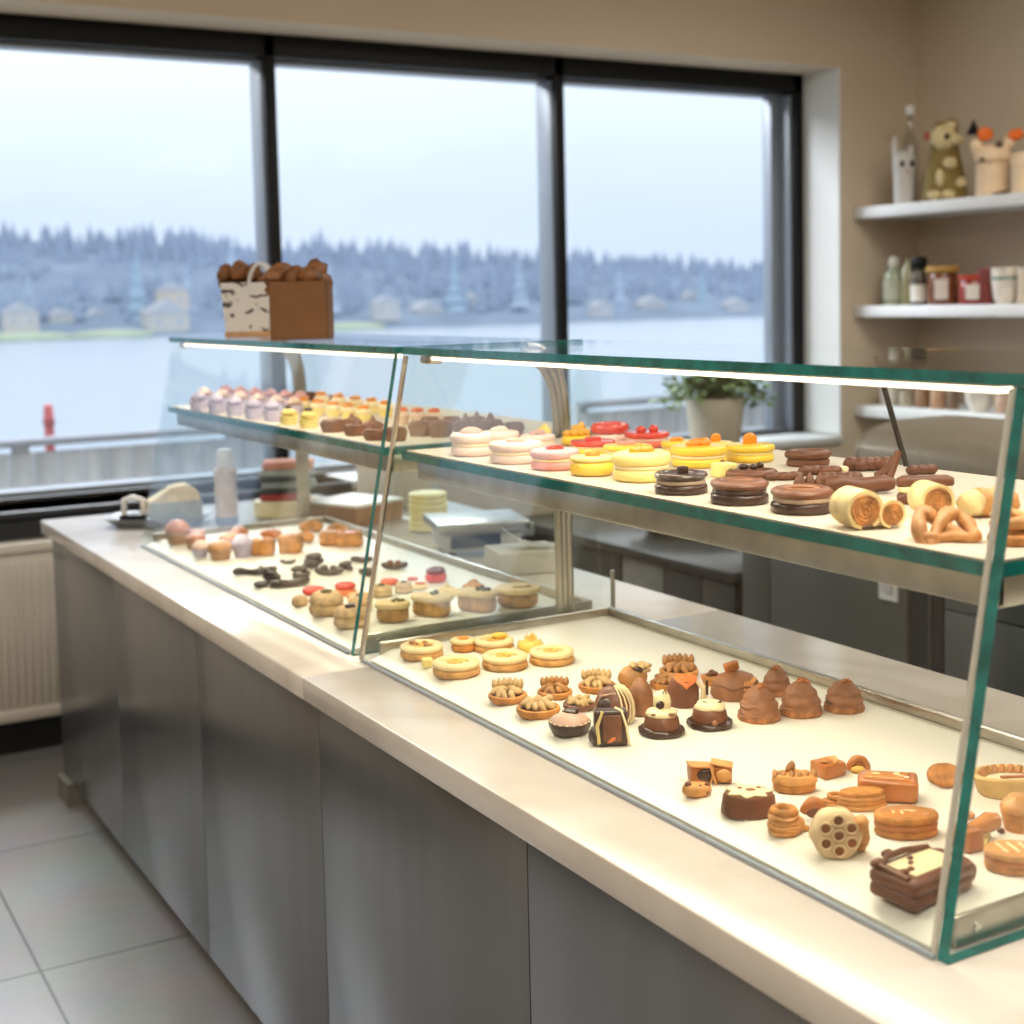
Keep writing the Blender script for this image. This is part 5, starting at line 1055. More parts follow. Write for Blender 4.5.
# cream board and folded cloths
p = zc(286, 519, CTZ)+Vector((.03, .06, 0)); k = mpp(p)
t = T('cream_tray', 'thick cream coloured round board below the folded cloths', 'board', p, VIEW)
t.part('board', disc(bmn(), k*34, 0, k*17, .15, n=48, sy=.7), mat('cream_board', (228, 212, 172), .5, var=.04)); t.done()
zz = k*17.2
for i, (nm, rgb, hh, wd) in enumerate([('red', (176, 56, 58), 7, 46), ('black', (44, 46, 46), 5, 50), ('grey', (150, 158, 158), 7, 50), ('dark green', (62, 72, 70), 5, 49), ('pale grey', (170, 172, 170), 7, 51), ('coral', (214, 148, 130), 8, 50)]):
    t = T('folded_cloth', f'{nm} folded cloth in the small pile on the cream board', 'cloth', p+Vector((0, 0, zz)), VIEW+.1*(i % 2))
    b = box(bmn(), (k*2*(i % 3-1), 0, k*hh/2), (k*wd, k*34, k*hh*.98), k*hh*.3, sub=1); t.part('cloth', b, mat('cloth_'+nm.replace(' ', '_'), rgb, .9, var=.1, bump=.3)); t.done(); zz += k*hh
# white slab box with brown side
p = zc(362, 534, CTZ)+Vector((.09, .26, 0)); k = mpp(p)
t = T('cake_board_box', 'flat white topped box with brown sides behind the far tray', 'box', p, VIEW)
t.part('box_side', rough(box(bmn(), (0, 0, k*9), (k*66, k*70, k*18), k*1, .9), 0, 1), mat('brown_card', (150, 112, 78), .6)); t.part('white_top', box(bmn(), (0, 0, k*19.5), (k*68, k*72, k*3), k*.6, .9), WHITEP); t.done()
for (u, v, w, hh, lb) in [(376, 498, 34, 36, 'tall pale grey card box at the back, behind the teal glass edge'), (416, 501, 44, 36, 'wide pale grey card box at the back, above the pale disc stack')]:
    p = zc(u, v, CTZ); p.x = 1.09; k = mpp(p); p = at(u, v, 0, 1.09); p.z = .9005; k = mpp(p)
    t = T('card_box', lb, 'box', p, VIEW); t.part('body', box(bmn(), (0, 0, k*hh/2), (k*w, k*28, k*hh), k*.6), mat('grey_card', (190, 186, 176), .6, var=.03)); t.part('lid', box(bmn(), (0, 0, k*hh+k*2), (k*w*1.04, k*29, k*4), k*.6), mat('grey_card_lid', (204, 200, 192), .6, var=.03)); t.done()
sc_ = empty('side_cabinet', (1.09, 4.05, 0), 0, 'narrow grey side cabinet behind the far glass case, card boxes on it', 'cabinet')
obj('body', span(bmn(), (-.12, -.44, 0), (.12, .44, .86), .003), mat('side_grey', (120, 120, 116), .4, .2), sc_); obj('worktop', span(bmn(), (-.14, -.46, .86), (.14, .46, .90), .003), mat('side_top', (170, 170, 166), .3, .2), sc_)
# pale discs
p = zc(425.5, 533, CTZ)+Vector((.035, .05, 0)); k = mpp(p)
for i in range(7):
    t = T('cake_disc', f'pale yellow disc, {["lowest", "second from the bottom", "third from the bottom", "middle", "third from the top", "second from the top", "topmost"][i]} of the stack behind the cases', 'cake disc', p+Vector((0, 0, i*k*5.4)), group='stacked pale discs')
    t.part('disc', disc(bmn(), k*(19.5+.4*math.sin(i*2)), 0, k*5.3, .4, n=40), mat('pale_disc', (240, 228, 164), .55, var=.05)); t.done()
# scale
p = zc(478, 557, CTZ)+Vector((.05, .1, 0)); k = mpp(p); SRZ = VIEW+.25
t = T('kitchen_scale', 'steel topped kitchen scale with dark display behind the near case', 'scale', p, SRZ)
t.part('body', box(bmn(), (0, 0, k*14), (k*78, k*66, k*20), k*3), mat('scale_body', (196, 190, 178), .4)); t.part('pan', box(bmn(), (0, 0, k*28.5), (k*92, k*80, k*9), k*1.5), STEEL)
t.sub('display', box(bmn(), (-k*8, -k*33.2, k*14), (k*50, k*1.5, k*13), k*.4), mat('display_dark', (48, 50, 52), .2))
for sx in (-1, 1):
    for sy in (-1, 1): t.part('foot', lathe(bmn(), [(0, 0), (k*4, 0), (k*4, k*4.2), (0, k*4.2)], 12, c=(sx*k*30, sy*k*24, 0)), BLACKF)
t.done()
# pad
p = zc(527, 577, CTZ)+Vector((.045, .09, 0)); k = mpp(p)
t = T('paper_stack', 'block of white wrapping sheets with a curled top sheet beside the steel post', 'paper', p, VIEW+.3)
t.part('block', box(bmn(), (0, 0, k*11), (k*66, k*56, k*22), k*1), mat('paper_block', (206, 198, 184), .7, var=.03))
b = bmn(); b2 = [(-k*20, k*10, k*40), (-k*8, -k*6, k*30), (k*8, -k*10, k*25), (k*30, -k*10, k*23.2)]
v0 = [b.verts.new((x, y-k*12, z)) for x, y, z in b2]; v1 = [b.verts.new((x+k*4, y+k*20, z)) for x, y, z in b2]
for i in range(3): b.faces.new((v0[i], v0[i+1], v1[i+1], v1[i]))
bmesh.ops.solidify(b, geom=list(b.faces), thickness=.001); t.part('curled_sheet', b, mat('white_sheet', (232, 226, 216), .7, var=.02)); t.done()
# low back counter with steel pans (beyond the aisle)
LB = empty('low_cabinet', (2.32, 4.3, 0), 0, 'low dark back cabinet under the stacked steel pans', 'cabinet')
DK = mat('dark_cabinet', (66, 66, 62), .4, .3, var=.12, scale=6); DKB = mat('black_gap', (18, 18, 18), .4)
def lsp(bm, a, b, bev=0, O=(2.32, 4.3, 0)): return span(bm, Vector(a)-Vector(O), Vector(b)-Vector(O), bev)
obj('body', lsp(bmn(), (2.02, 3.60, .02), (2.72, 5.05, .62)), DK, LB); obj('worktop', lsp(bmn(), (1.98, 3.59, .62), (2.76, 5.08, .655), .003), mat('dark_worktop', (70, 70, 68), .25, .4), LB)
for y0, y1, m in ((3.61, 3.78, DK), (3.79, 4.0, mat('speckled_panel', (40, 40, 38), .5, var=.4, scale=80)), (4.01, 4.26, mat('light_panel', (128, 126, 118), .4, .3)), (4.27, 5.04, mat('speckled_panel', (40, 40, 38)))):
    obj('door', lsp(bmn(), (2.0, y0, .06), (2.019, y1, .61), .002), m, LB)
for i, (u, v, w, hh) in enumerate([(612, 541, 92, 14), (600, 522, 100, 13), (640, 506, 80, 10)]):
    z = .656+[0, .066, .132][i]; c = Vector((2.34, 4.28+.03*i, z)); k = mpp(c)
    t = T('steel_pan', f'wide oval steel pan, {["lowest", "middle", "topmost"][i]} of the stack beyond the aisle', 'pan', c, VIEW, 'stacked steel pans')
    b = lathe(bmn(), [(0, 0), (k*46, 0), (k*56, .055), (k*60, .058), (k*57, .060), (k*46, .006), (0, .006)], 44, sy=.55); t.part('pan', b, STEEL)
    t.part('grip', tube(bmn(), [(-k*54, -.02, .05), (-k*62, -.03, .06), (-k*66, .0, .07), (-k*60, .05, .06)], .008, 8), BLACKF); t.done()
# tall fridge cabinets with outlet
FC = empty('steel_cabinet', (2.35, 3.0, 0), 0, 'dark grey cabinet run with tall doors beyond the aisle', 'cabinet')
def fsp(bm, a, b, bev=0): return lsp(bm, a, b, bev, (2.35, 3.0, 0))
DG = mat('dark_grey_door', (92, 92, 88), .38, .35, var=.1, scale=5)
obj('body', fsp(bmn(), (2.02, -.6, .05), (2.7, 3.57, .88)), DKB, FC); obj('worktop', fsp(bmn(), (1.99, -.62, .88), (2.74, 3.585, .91), .003), mat('grey_worktop', (96, 94, 88), .3, .3), FC)
for y0, y1, z0, z1 in ((3.43, 3.565, .08, .87), (2.84, 3.424, .08, .87), (1.9, 2.70, .08, .695), (1.9, 2.70, .70, .87), (1.1, 1.89, .08, .695), (1.1, 1.89, .70, .87), (.2, 1.09, .08, .87)):
    dr = obj('door', fsp(bmn(), (1.998, y0, z0), (2.018, y1, z1), .002), DG, FC)
obj('vent_strip', fsp(bmn(), (2.004, 2.715, .08), (2.019, 2.832, .87)), mat('black_vent', (24, 23, 21), .5, var=.4, scale=90), FC)
obj('trim_bar', fsp(bmn(), (1.999, 2.752, .08), (2.003, 2.758, .87)), STEEL, FC)
obj('latch', lathe(bmn(), [(0, 0), (.01, 0), (.01, .006), (0, .008)], 12, mx=TR(1.998-2.35, 3.385-3.0, .765, 0, 0, -PI/2)), BLACKF, FC)
oc = Vector((1.997, 2.905, .742))
t = T('power_outlet', 'small white power outlet on the dark cabinet door', 'outlet', oc)
t.part('plate', box(bmn(), (-.004, 0, 0), (.009, .072, .115), .004), mat('outlet_white', (222, 220, 214), .4)); t.part('socket', box(bmn(), (-.010, 0, .004), (.006, .044, .08), .003), mat('outlet_grey', (190, 188, 184), .4)); t.sub('slot', box(bmn(), (-.0135, 0, .01), (.002, .02, .03), .001), mat('slot_dark', (70, 70, 70), .5)); t.done()
# steel roll-top warmer on the cabinet
WO = Vector((2.36, 2.78, .911))
t = T('roll_top_warmer', 'steel roll top food warmer with curved hood on the back cabinet', 'food warmer', WO)
b = bmn(); q = []
for i in range(21): a = PI*i/20; q.append((-.29*abs(math.cos(a))**.6*(1 if math.cos(a) > 0 else -1), .15+.115*abs(math.sin(a))**.75))
inn = [(x*.96, z-.010) for x, z in reversed(q)]
MXY = Matrix(((1, 0, 0, 0), (0, 0, 1, 0), (0, 1, 0, 0), (0, 0, 0, 1)))
prism(b, q+inn, -.34, .34, 0, MXY); t.part('hood', b, mat('warmer_steel', (150, 138, 120), .3, .6, var=.06))
t.part('hood_end', prism(bmn(), q, .325, .332, 0, MXY), mat('warmer_end', (120, 112, 98), .35, .5))
t.part('hood_lip', span(bmn(), (-.292, -.34, .118), (-.28, .34, .152), .003), mat('warmer_lip', (92, 88, 78), .35, .5))
t.part('door_wire', tube(bmn(), [(-.295, -.30, .06), (-.30, -.30, .12), (-.30, -.24, .135), (-.30, .24, .135), (-.30, .30, .12), (-.295, .30, .06)], .004, 6), WHITEP)
t.part('base', box(bmn(), (0, 0, .03), (.56, .72, .06), .006), mat('warmer_wood', (146, 104, 72), .5, var=.15, scale=12, stretch=(1, 8, 1))); t.part('food_pan', box(bmn(), (0, 0, .07), (.48, .62, .03), .006), STEEL)
t.part('glass_front', box(bmn(), (-.265, 0, .12), (.004, .66, .11)), GL)
for y in (-.2, .16): t.part('support', box(bmn(), (-.27, y, .11), (.012, .016, .10), .002), WHITEP)
t.done()
# thin rods
t = T('steel_rod', 'thin dark leaning rod between the near shelf and its top glass', 'rod', (.735, 1.60, ZSH)); t.part('rod', tube(bmn(), [(0, 0, 0), (-.075, -.01, ZT-.015-ZSH)], .0045, 8), mat('dark_steel', (70, 66, 64), .3, .8)); t.done()
t = T('steel_rod', 'thin upright steel rod right of the ribbed post at the tray corner', 'rod', (.715, 2.405, CTZ)); t.part('rod', tube(bmn(), [(0, 0, 0), (0, 0, .1)], .005, 8), STEEL); t.part('foot', lathe(bmn(), [(0, 0), (.014, 0), (.01, .004), (0, .004)], 14), STEEL); t.done()

# ------------------------------------------------------------------ plant on the sill
pp = Vector((3.19, 5.22, WZ0+.0055))
t = T('potted_plant', 'leafy green plant in a pale stone pot on the window sill', 'plant', pp)
t.part('pot', lathe(bmn(), [(0, 0), (.11, 0), (.115, .01), (.14, .215), (.136, .222), (.125, .215), (.115, .19), (0, .19)], 36), mat('stone_pot', (178, 168, 150), .8, var=.08, scale=10, bump=.15))
t.part('soil', disc(bmn(), .112, .186, .018, .3), mat('soil', (58, 44, 32), .9, var=.3))
b = bmn(); s = bmn(); rr = rnd(5)
for i in range(70):
    a = rr.uniform(0, 2*PI); q = rr.uniform(.04, .30); hz = .33+rr.uniform(-.03, .03)-.55*max(0, q-.1)
    x, y = q*math.cos(a), q*math.sin(a)*.55
    tube(s, [(x*.15, y*.15, .2), (x*.55, y*.55, .30), (x, y, hz)], .003, 5)
    for j in range(7):
        lx, ly, lz = x+rr.uniform(-.04, .04), y+rr.uniform(-.03, .03), hz+rr.uniform(-.05, .03); tt = bmn()
        vs = [tt.verts.new(c) for c in ((0, 0, 0), (.018, .02, .003), (.013, .045, 0), (0, .056, -.006), (-.013, .045, 0), (-.018, .02, .003))]; tt.faces.new(vs)
        merge(b, tt, 0, TR(lx, ly, lz, rr.uniform(0, 6.28), rr.uniform(-.8, .8), rr.uniform(-.5, .5)))
t.part('stems', s, mat('stem_green', (92, 96, 58), .7)); t.part('foliage', b, mat('leaf_green', (122, 146, 92), .5, var=.3, scale=25), angle=180); t.done()

# ------------------------------------------------------------------ right wall shelves and what stands on them
SW = mat('shelf_white', (222, 222, 222), .5, var=.02)
for z, lb in ((1.972, 'top white wall shelf holding animal figurines'), (1.497, 'middle white wall shelf holding jars and bottles'), (1.012, 'lowest white wall shelf, behind the near glass case')):
    t = T('wall_shelf', lb, 'shelf', (4.2, 3.65, z-.055), 0, 'white wall shelves'); t.part('board', span(bmn(), (-.213, -1.5, 0), (.219, 1.498, .054), .004), SW); t.done()
def shelf_at(u, v, z, x=4.10): p = at(u, v, 0, x); p.z = z+.001; return p, mpp(p)
Z1, Z2, Z3 = 1.972, 1.497, 1.012
def turned(name, label, cat, u, v, z, prof, m, parts=(), group=None, n=24, x=4.10):
    """prof in pixels; parts: (part name, profile, material)"""
    p, k = shelf_at(u, v, z);     t = T(name, label, cat, p, VIEW, group); t.part('body', lathe(bmn(), [(a*k, b*k) for a, b in prof], n), m)
    for q in parts: t.part(q[0], lathe(bmn(), [(a*k, b*k) for a, b in q[1]], n), q[2])
    return t, k
JGL = mat('jar_green_glass', (150, 156, 132), .15, var=.1, spec=.6); JDK = mat('jar_dark', (74, 64, 54), .2); LBL = mat('blank_label', (216, 210, 200), .6, var=.04)
t, k = turned('glass_bottle', 'green glass bottle with pale stopper at the left of the middle shelf', 'bottle', 894, 304, Z2, [(0, 0), (10, 0), (10.5, 3), (10.5, 28), (8, 33), (4.5, 37), (4.5, 39), (0, 39)], JGL, [('stopper', [(0, 39), (5.5, 39), (5.5, 45), (3, 48), (0, 48)], mat('stopper', (196, 194, 182), .4)), ('label', [(10.7, 6), (10.8, 6), (10.8, 24), (10.7, 24)], mat('green_label', (176, 178, 158), .6))]); t.done()
t, k = turned('glass_bottle', 'olive glass bottle half hidden behind the dark stoppered jar', 'bottle', 909, 302, Z2, [(0, 0), (8, 0), (8, 34), (4, 40), (4, 46), (0, 46)], mat('olive_glass', (128, 122, 88), .2), x=4.36); t.done()
t, k = turned('dark_bottle', 'dark bottle with round black stopper and white label', 'bottle', 919, 304, Z2, [(0, 0), (8, 0), (8, 26), (5, 32), (5, 35), (0, 35)], JDK, [('stopper', [(0, 35), (5, 35), (8, 38), (8, 45), (5, 48), (0, 48)], BLACKF), ('label', [(8.1, 3), (8.3, 3), (8.3, 20), (8.1, 20)], LBL)]); t.done()
t, k = turned('jam_jar', 'brown jam jar with wide yellow lid and white label', 'jar', 943, 304, Z2, [(0, 0), (14, 0), (15, 3), (15, 28), (13, 32), (0, 32)], mat('jar_brown', (116, 66, 38), .25, var=.35, scale=40), [('lid', [(0, 32), (16, 32), (16.5, 34), (16, 38), (0, 38.5)], mat('mustard_lid', (176, 136, 66), .45))]); t.sub('label', box(bmn(), (-k*6, -k*14.6, k*15), (k*13, k*2, k*20), k*.5), LBL); t.done()
t, k = turned('jam_jar', 'red jar with white label left of the white mug', 'jar', 974, 304, Z2, [(0, 0), (14, 0), (15, 3), (15, 22), (13.5, 24), (0, 24)], mat('jar_red', (138, 40, 26), .25, var=.15), [('lid', [(0, 24), (15.5, 24), (15.8, 29), (0, 29.5)], mat('red_lid', (176, 62, 36), .4))]); t.sub('label', box(bmn(), (-k*6, -k*14.6, k*12), (k*14, k*2, k*15), k*.5), LBL); t.done()
t, k = turned('jam_jar', 'dark red jar peeping out behind the red labelled jar', 'jar', 986, 301, Z2, [(0, 0), (8, 0), (8, 30), (0, 30)], mat('jar_dark_red', (118, 52, 46), .3), x=4.36, parts=[('lid', [(0, 30), (8.4, 30), (8.4, 36), (0, 36)], mat('dark_red_lid', (124, 62, 58), .4))]); t.done()
t, k = turned('mug', 'white mug with green band at the right of the middle shelf', 'mug', 1005, 305, Z2, [(0, 0), (8, 0), (11, 6), (13.5, 24), (13.5, 36), (12, 36), (11, 8), (0, 6)], mat('ceramic_white', (220, 212, 200), .35), [('band', [(13.4, 24), (13.8, 24), (13.8, 27), (13.4, 27)], mat('green_band', (120, 150, 136), .4))]); t.part('handle', tube(bmn(), [(k*12, 0, k*24), (k*19, 0, k*22), (k*19, 0, k*10), (k*10, 0, k*7)], k*1.8, 8), mat('ceramic_white', (220, 212, 200))); t.done()
t, k = turned('jar', 'beige jar cut by the right picture edge on the middle shelf', 'jar', 1030, 305, Z2, [(0, 0), (12, 0), (12, 30), (0, 30)], mat('beige_jar', (198, 180, 156), .5), [('lid', [(0, 30), (12.5, 30), (12.5, 36), (0, 36)], mat('beige_lid', (206, 192, 172), .5))]); t.done()
# lowest shelf
t, k = turned('cup', 'white cup at the left of the lowest shelf', 'cup', 889, 412, Z3, [(0, 0), (8, 0), (10, 20), (9, 20), (7.5, 2), (0, 2)], mat('ceramic_white', (220, 212, 200))); t.done()
for i, (u, r, h, c, nm, wh) in enumerate([(906, 7, 17, (180, 170, 150), 'pale grey', 'right of the white cup'), (922, 7, 21, (140, 104, 76), 'brown', 'third along'), (938, 7.5, 22, (176, 134, 102), 'tan', 'fourth along'), (953, 5.5, 21, (112, 84, 66), 'dark brown', 'left of the white bowl'), (1003, 7.5, 22, (186, 152, 134), 'pinkish', 'right of the white bowl')]):
    t, k = turned('storage_jar', f'{nm} storage jar on the lowest shelf, {wh}', 'jar', u, 413, Z3, [(0, 0), (r, 0), (r, h*.8), (r*.85, h*.86), (0, h*.86)], mat('store_'+nm.replace(' ', '_'), c, .4, var=.2), [('lid', [(0, h*.86), (r*.95, h*.86), (r*.95, h*1.0), (0, h)], mat('store_lid_'+nm.replace(' ', '_'), tuple(int(x*.85) for x in c), .5))]); t.done()
t, k = turned('bowl', 'white bowl on the lowest shelf above the food warmer', 'bowl', 979, 414, Z3, [(0, 0), (8, 0), (13, 10), (14.5, 25), (13.5, 25), (11, 8), (0, 4)], mat('ceramic_white', (220, 212, 200))); t.done()
# figurines on the top shelf
t, k = turned('clear_bottle', 'tall clear bottle with a white cap behind the white figurine', 'bottle', 910, 202, Z1, [(0, 0), (9, 0), (9, 55), (5, 68), (3.5, 74), (3.5, 88), (0, 88)], glass_mat('bottle_glass', (.82, .82, .80), .05, .5), x=4.32, parts=[('cap', [(0, 88), (4, 88), (4.5, 92), (4, 97), (0, 97)], WHITEP)]); t.done()
p, k = shelf_at(907, 205, Z1); CRM = mat('figurine_white', (206, 204, 200), .5, var=.04); p += Vector((-.04, -.02, 0))
t = T('owl_figurine', 'white figurine with two dark eyes, leftmost on the top shelf', 'figurine', p, VIEW)
t.part('body', lathe(bmn(), [(0, 0), (k*9, 0), (k*10, k*4), (k*10, k*26), (k*11, k*36), (k*11, k*44), (k*9, k*50), (k*4, k*53), (0, k*53.5)], 28, sy=.8), CRM)
for s in (-1, 1): t.sub('eye', blob(bmn(), (s*k*5+k*1, -k*8.2, k*39), (k*2.3, k*1.2, k*3.4), 1, 0), BLACKF)
t.part('ear', blob(bmn(), (-k*9, 0, k*54), (k*3, k*3, k*14), 2, .1), CRM); t.part('beak', blob(bmn(), (k*1, -k*8.8, k*31), (k*1.6, k*1.2, k*2.2), 1, 0), mat('pinkish_beak', (200, 160, 150), .5)); t.done()
p, k = shelf_at(943, 201, Z1); OLV = mat('figurine_olive', (132, 112, 56), .7, var=.15, scale=20); YEL2 = mat('figurine_cream', (214, 196, 150), .6, var=.06)
t = T('bear_figurine', 'olive animal figurine with a cream face on the top shelf', 'figurine', p+Vector((0, -.01, 0)), VIEW)
b = lathe(bmn(), [(0, 0), (k*21, 0), (k*22, k*8), (k*19, k*28), (k*14, k*48), (k*13, k*60), (k*13, k*72), (k*8, k*78), (0, k*79)], 30, sy=.7); blob(b, (k*8, k*3, k*72), (k*7, k*4, k*10), 1, .1); t.part('body', b, OLV)
b = blob(bmn(), (-k*4, -k*8, k*62), (k*13, k*9, k*13), 2, .08); blob(b, (k*6, -k*11, k*59), (k*9, k*7, k*6), 3, .05); blob(b, (k*4, -k*7, k*74), (k*6, k*4, k*4), 4, .1); t.part('face', b, YEL2)
t.sub('eye', blob(bmn(), (-k*3, -k*17, k*62), (k*2.8, k*1.6, k*3), 1, 0), BLACKF)
t.part('ear', blob(bmn(), (-k*19, -k*4, k*64), (k*3, k*3, k*4), 1, .1), mat('red_ear', (168, 74, 48), .6))
t.part('chest_patch', blob(bmn(), (k*1, -k*14, k*36), (k*7, k*4, k*6), 2, .15), YEL2); t.part('paw', blob(bmn(), (k*12, -k*15, k*17), (k*6, k*3, k*5), 3, .15), YEL2); t.part('paw', blob(bmn(), (-k*9, -k*14, k*22), (k*4, k*4, k*9), 4, .1, rz=.3), YEL2)
for s in (-1, 1): t.part('foot', blob(bmn(), (-k*8+s*k*7, -k*15, k*5), (k*7, k*5, k*5), 5+s, .1, floor=0), YEL2)
t.done()
p, k = shelf_at(990, 197, Z1); FXC = mat('figurine_buff', (232, 206, 172), .5, var=.05); FXO = mat('fox_orange', (232, 112, 30), .6)
t = T('fox_mug', 'buff fox shaped mug with orange ears on the top shelf', 'figurine', p+Vector((0, -.01, 0)), VIEW)
t.part('cup', lathe(bmn(), [(0, 0), (k*15, 0), (k*16, k*3), (k*16, k*32), (k*14.5, k*32), (k*14.5, k*6), (0, k*5)], 30), FXC)
b = blob(bmn(), (0, -k*2, k*40), (k*19, k*14, k*12), 2, .06); blob(b, (-k*15, 0, k*50), (k*7, k*6, k*9), 1, .05); blob(b, (k*17, 0, k*54), (k*6, k*5, k*12), 2, .05, ry=.5); t.part('head', b, FXC)
t.part('ear', blob(bmn(), (-k*9, -k*7, k*61), (k*8, k*3, k*7), 1, .1), FXO); t.part('ear', blob(bmn(), (k*22, -k*5, k*60), (k*8, k*3, k*6), 2, .1, ry=-.2), FXO)
t.part('hat', lathe(bmn(), [(0, k*62), (k*7, k*62), (k*4, k*68), (0, k*77)], 16, c=(-k*18, k*2, 0)), BLACKF)
t.part('nose', blob(bmn(), (k*3, -k*12, k*50), (k*4, k*3, k*3), 1, .1), mat('dark_plum', (84, 52, 50), .5)); t.sub('eye', blob(bmn(), (-k*13, -k*10.5, k*36), (k*2.2, k*1.2, k*2.4), 1, 0), BLACKF); t.part('base_spot', blob(bmn(), (k*5, -k*14.5, k*2), (k*10, k*2, k*3), 1, .1, floor=0), mat('brown_spot', (112, 74, 48), .6)); t.done()
t, k = turned('canister', 'buff canister cut by the right picture edge on the top shelf', 'canister', 1027, 196, Z1, [(0, 0), (15, 0), (15.5, 2), (15.5, 28), (0, 28)], FXC, [('lid', [(0, 28), (16.5, 28), (16.5, 36), (13, 40), (0, 40)], FXC)]); t.done()

# ------------------------------------------------------------------ outside
DECK = mat('grey_deck', (150, 152, 150), .8, var=.1, scale=3, stretch=(1, 12, 1))
struct('terrace_floor', span(bmn(), (-8, W1+.2, -.25), (14, 9.6, -.15)), DECK)
FG = mat('weathered_fence', (168, 172, 178), .85, var=.12, scale=8, stretch=(1, 1, .1)); FGC = mat('fence_cap', (128, 132, 142), .7, var=.08)
def fence(x0, x1, label):
    t = T('wooden_fence', label, 'fence', ((x0+x1)/2, 9.2, -.15)); hw = (x1-x0)/2; b = bmn(); n = int((x1-x0)/.15)
    for i in range(n): x = -hw+(i+.5)*(x1-x0)/n; box(b, (x, 0, .42), (.146, .022, .8), .004, seg=1)
    t.part('boards', b, FG); t.part('cap_rail', box(bmn(), (0, 0, .885), (x1-x0+.05, .12, .05), .01), FGC); t.part('lower_rail', box(bmn(), (0, .03, .2), (x1-x0, .04, .08), .005), FGC)
    for i in range(int((x1-x0)/1.4)+2):
        x = min(hw, -hw+i*1.4); t.part('post', box(bmn(), (x, .05, .44), (.1, .1, .88), .006), mat('fence_post', (168, 172, 178), .8, var=.06))
    t.done()
fence(-3.4, 2.55, 'weathered grey board fence outside the window, left stretch'); fence(5.0, 11.5, 'weathered grey board fence outside the window, right stretch seen past the plant')
rp = at(49.5, 434, 1, 9.45)
t = T('red_post', 'red mooring post standing behind the left fence', 'post', (rp.x, 9.45, -.6)); t.part('post', lathe(bmn(), [(0, 0), (.032, 0), (.032, rp.z+.6+.15), (.026, rp.z+.6+.19), (0, rp.z+.6+.2)], 14), mat('red_post', (176, 96, 96), .6)); t.part('collar', lathe(bmn(), [(.032, rp.z+.66), (.038, rp.z+.66), (.038, rp.z+.7), (.032, rp.z+.7)], 14), mat('red_collar', (150, 80, 84), .6)); t.done()
bx = at(146, 492, 1, 8.7)
for i, (dx, hh) in enumerate(((0, .62), (-.62, .42))):
    t = T('green_bush', ['loose green bush growing at the end of the left fence', 'smaller green bush in front of the left fence boards'][i], 'bush', (bx.x+dx*1.3, 8.8, -.15)); b = bmn(); s = bmn(); rr = rnd(9+i)
    for j in range(150):
        a = rr.uniform(0, 6.28); q = rr.uniform(0, .25); z = rr.uniform(.05, hh*(1-q)); tt = bmn(); vs = [tt.verts.new(c) for c in ((0, 0, 0), (.02, .03, .005), (0, .09, 0), (-.02, .03, .005))]; tt.faces.new(vs); merge(b, tt, 0, TR(q*math.cos(a), q*math.sin(a), z, rr.uniform(0, 6.28), rr.uniform(-1, 1), 0))
    for j in range(7): a = j*.9; tube(s, [(0, 0, 0), (.08*math.cos(a), .08*math.sin(a), hh*.4), (.18*math.cos(a), .18*math.sin(a), hh*.8)], .006, 5)
    t.part('foliage', b, mat('bush_green', (150, 172, 120), .6, var=.3), angle=180); t.part('stems', s, mat('bush_stem', (100, 100, 74), .8)); t.done()
# lake, far shore
lk = bpy.data.materials.new('lake_water'); lk.use_nodes = True; nt = lk.node_tree; N = nt.nodes; L = nt.links; b = N['Principled BSDF']
b.inputs['Base Color'].default_value = lin((180, 200, 222)); b.inputs['Roughness'].default_value = .25
tc = N.new('ShaderNodeTexCoord'); mp = N.new('ShaderNodeMapping'); mp.inputs['Scale'].default_value = (.6, 1.6, 1); L.new(tc.outputs['Object'], mp.inputs[0]); nz = N.new('ShaderNodeTexNoise'); nz.inputs['Scale'].default_value = .8; nz.inputs['Detail'].default_value = 5; L.new(mp.outputs[0], nz.inputs['Vector'])
bq = N.new('ShaderNodeBump'); bq.inputs['Strength'].default_value = .25; bq.inputs['Distance'].default_value = .2; L.new(nz.outputs[0], bq.inputs['Height']); L.new(bq.outputs[0], b.inputs['Normal'])
LZ = -6.0; bm = bmn(); vs = [bm.verts.new(c) for c in ((-500, 9.7, LZ), (900, 9.7, LZ), (900, 420, LZ), (-500, 420, LZ))]; bm.faces.new(vs); struct('lake', bm, lk)
bm = bmn(); span(bm, (-60, 9.6, -7), (80, 9.7, -.25)); struct('terrace_wall', bm, DECK)
# hills rising from the far shore (direction of view spans x -60..420 at y 360)
def hazy(key, rgb, e=.0, var=.12, scale=.05): return mat(key, rgb, .95, var=var, scale=scale, spec=.05, emit=e)  # distant haze put into the colour, plus a faint added glow
SHY = 362
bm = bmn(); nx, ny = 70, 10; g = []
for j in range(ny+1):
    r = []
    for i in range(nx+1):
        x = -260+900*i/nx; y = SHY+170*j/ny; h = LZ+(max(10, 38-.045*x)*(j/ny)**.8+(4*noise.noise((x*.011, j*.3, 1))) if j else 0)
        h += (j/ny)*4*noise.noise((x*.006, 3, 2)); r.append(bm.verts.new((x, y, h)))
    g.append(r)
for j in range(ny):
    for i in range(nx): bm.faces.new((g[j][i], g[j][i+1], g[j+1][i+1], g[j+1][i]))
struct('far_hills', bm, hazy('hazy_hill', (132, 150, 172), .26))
def conifer(bm, x, y, z, h, seed, n=7, wide=.2):
    rr = rnd(seed)
    for k in range(5):
        q = k/5; r = h*wide*(1-q)*(1+rr.uniform(-.15, .15)); z0 = z+h*(.06+q*.86); lathe(bm, [(r, z0), (r*.45, z0+h*.16), (0, z0+h*.3)], n, c=(x, y, 0), jit=.3, seed=seed+k)
bm = bmn(); rr = rnd(11)
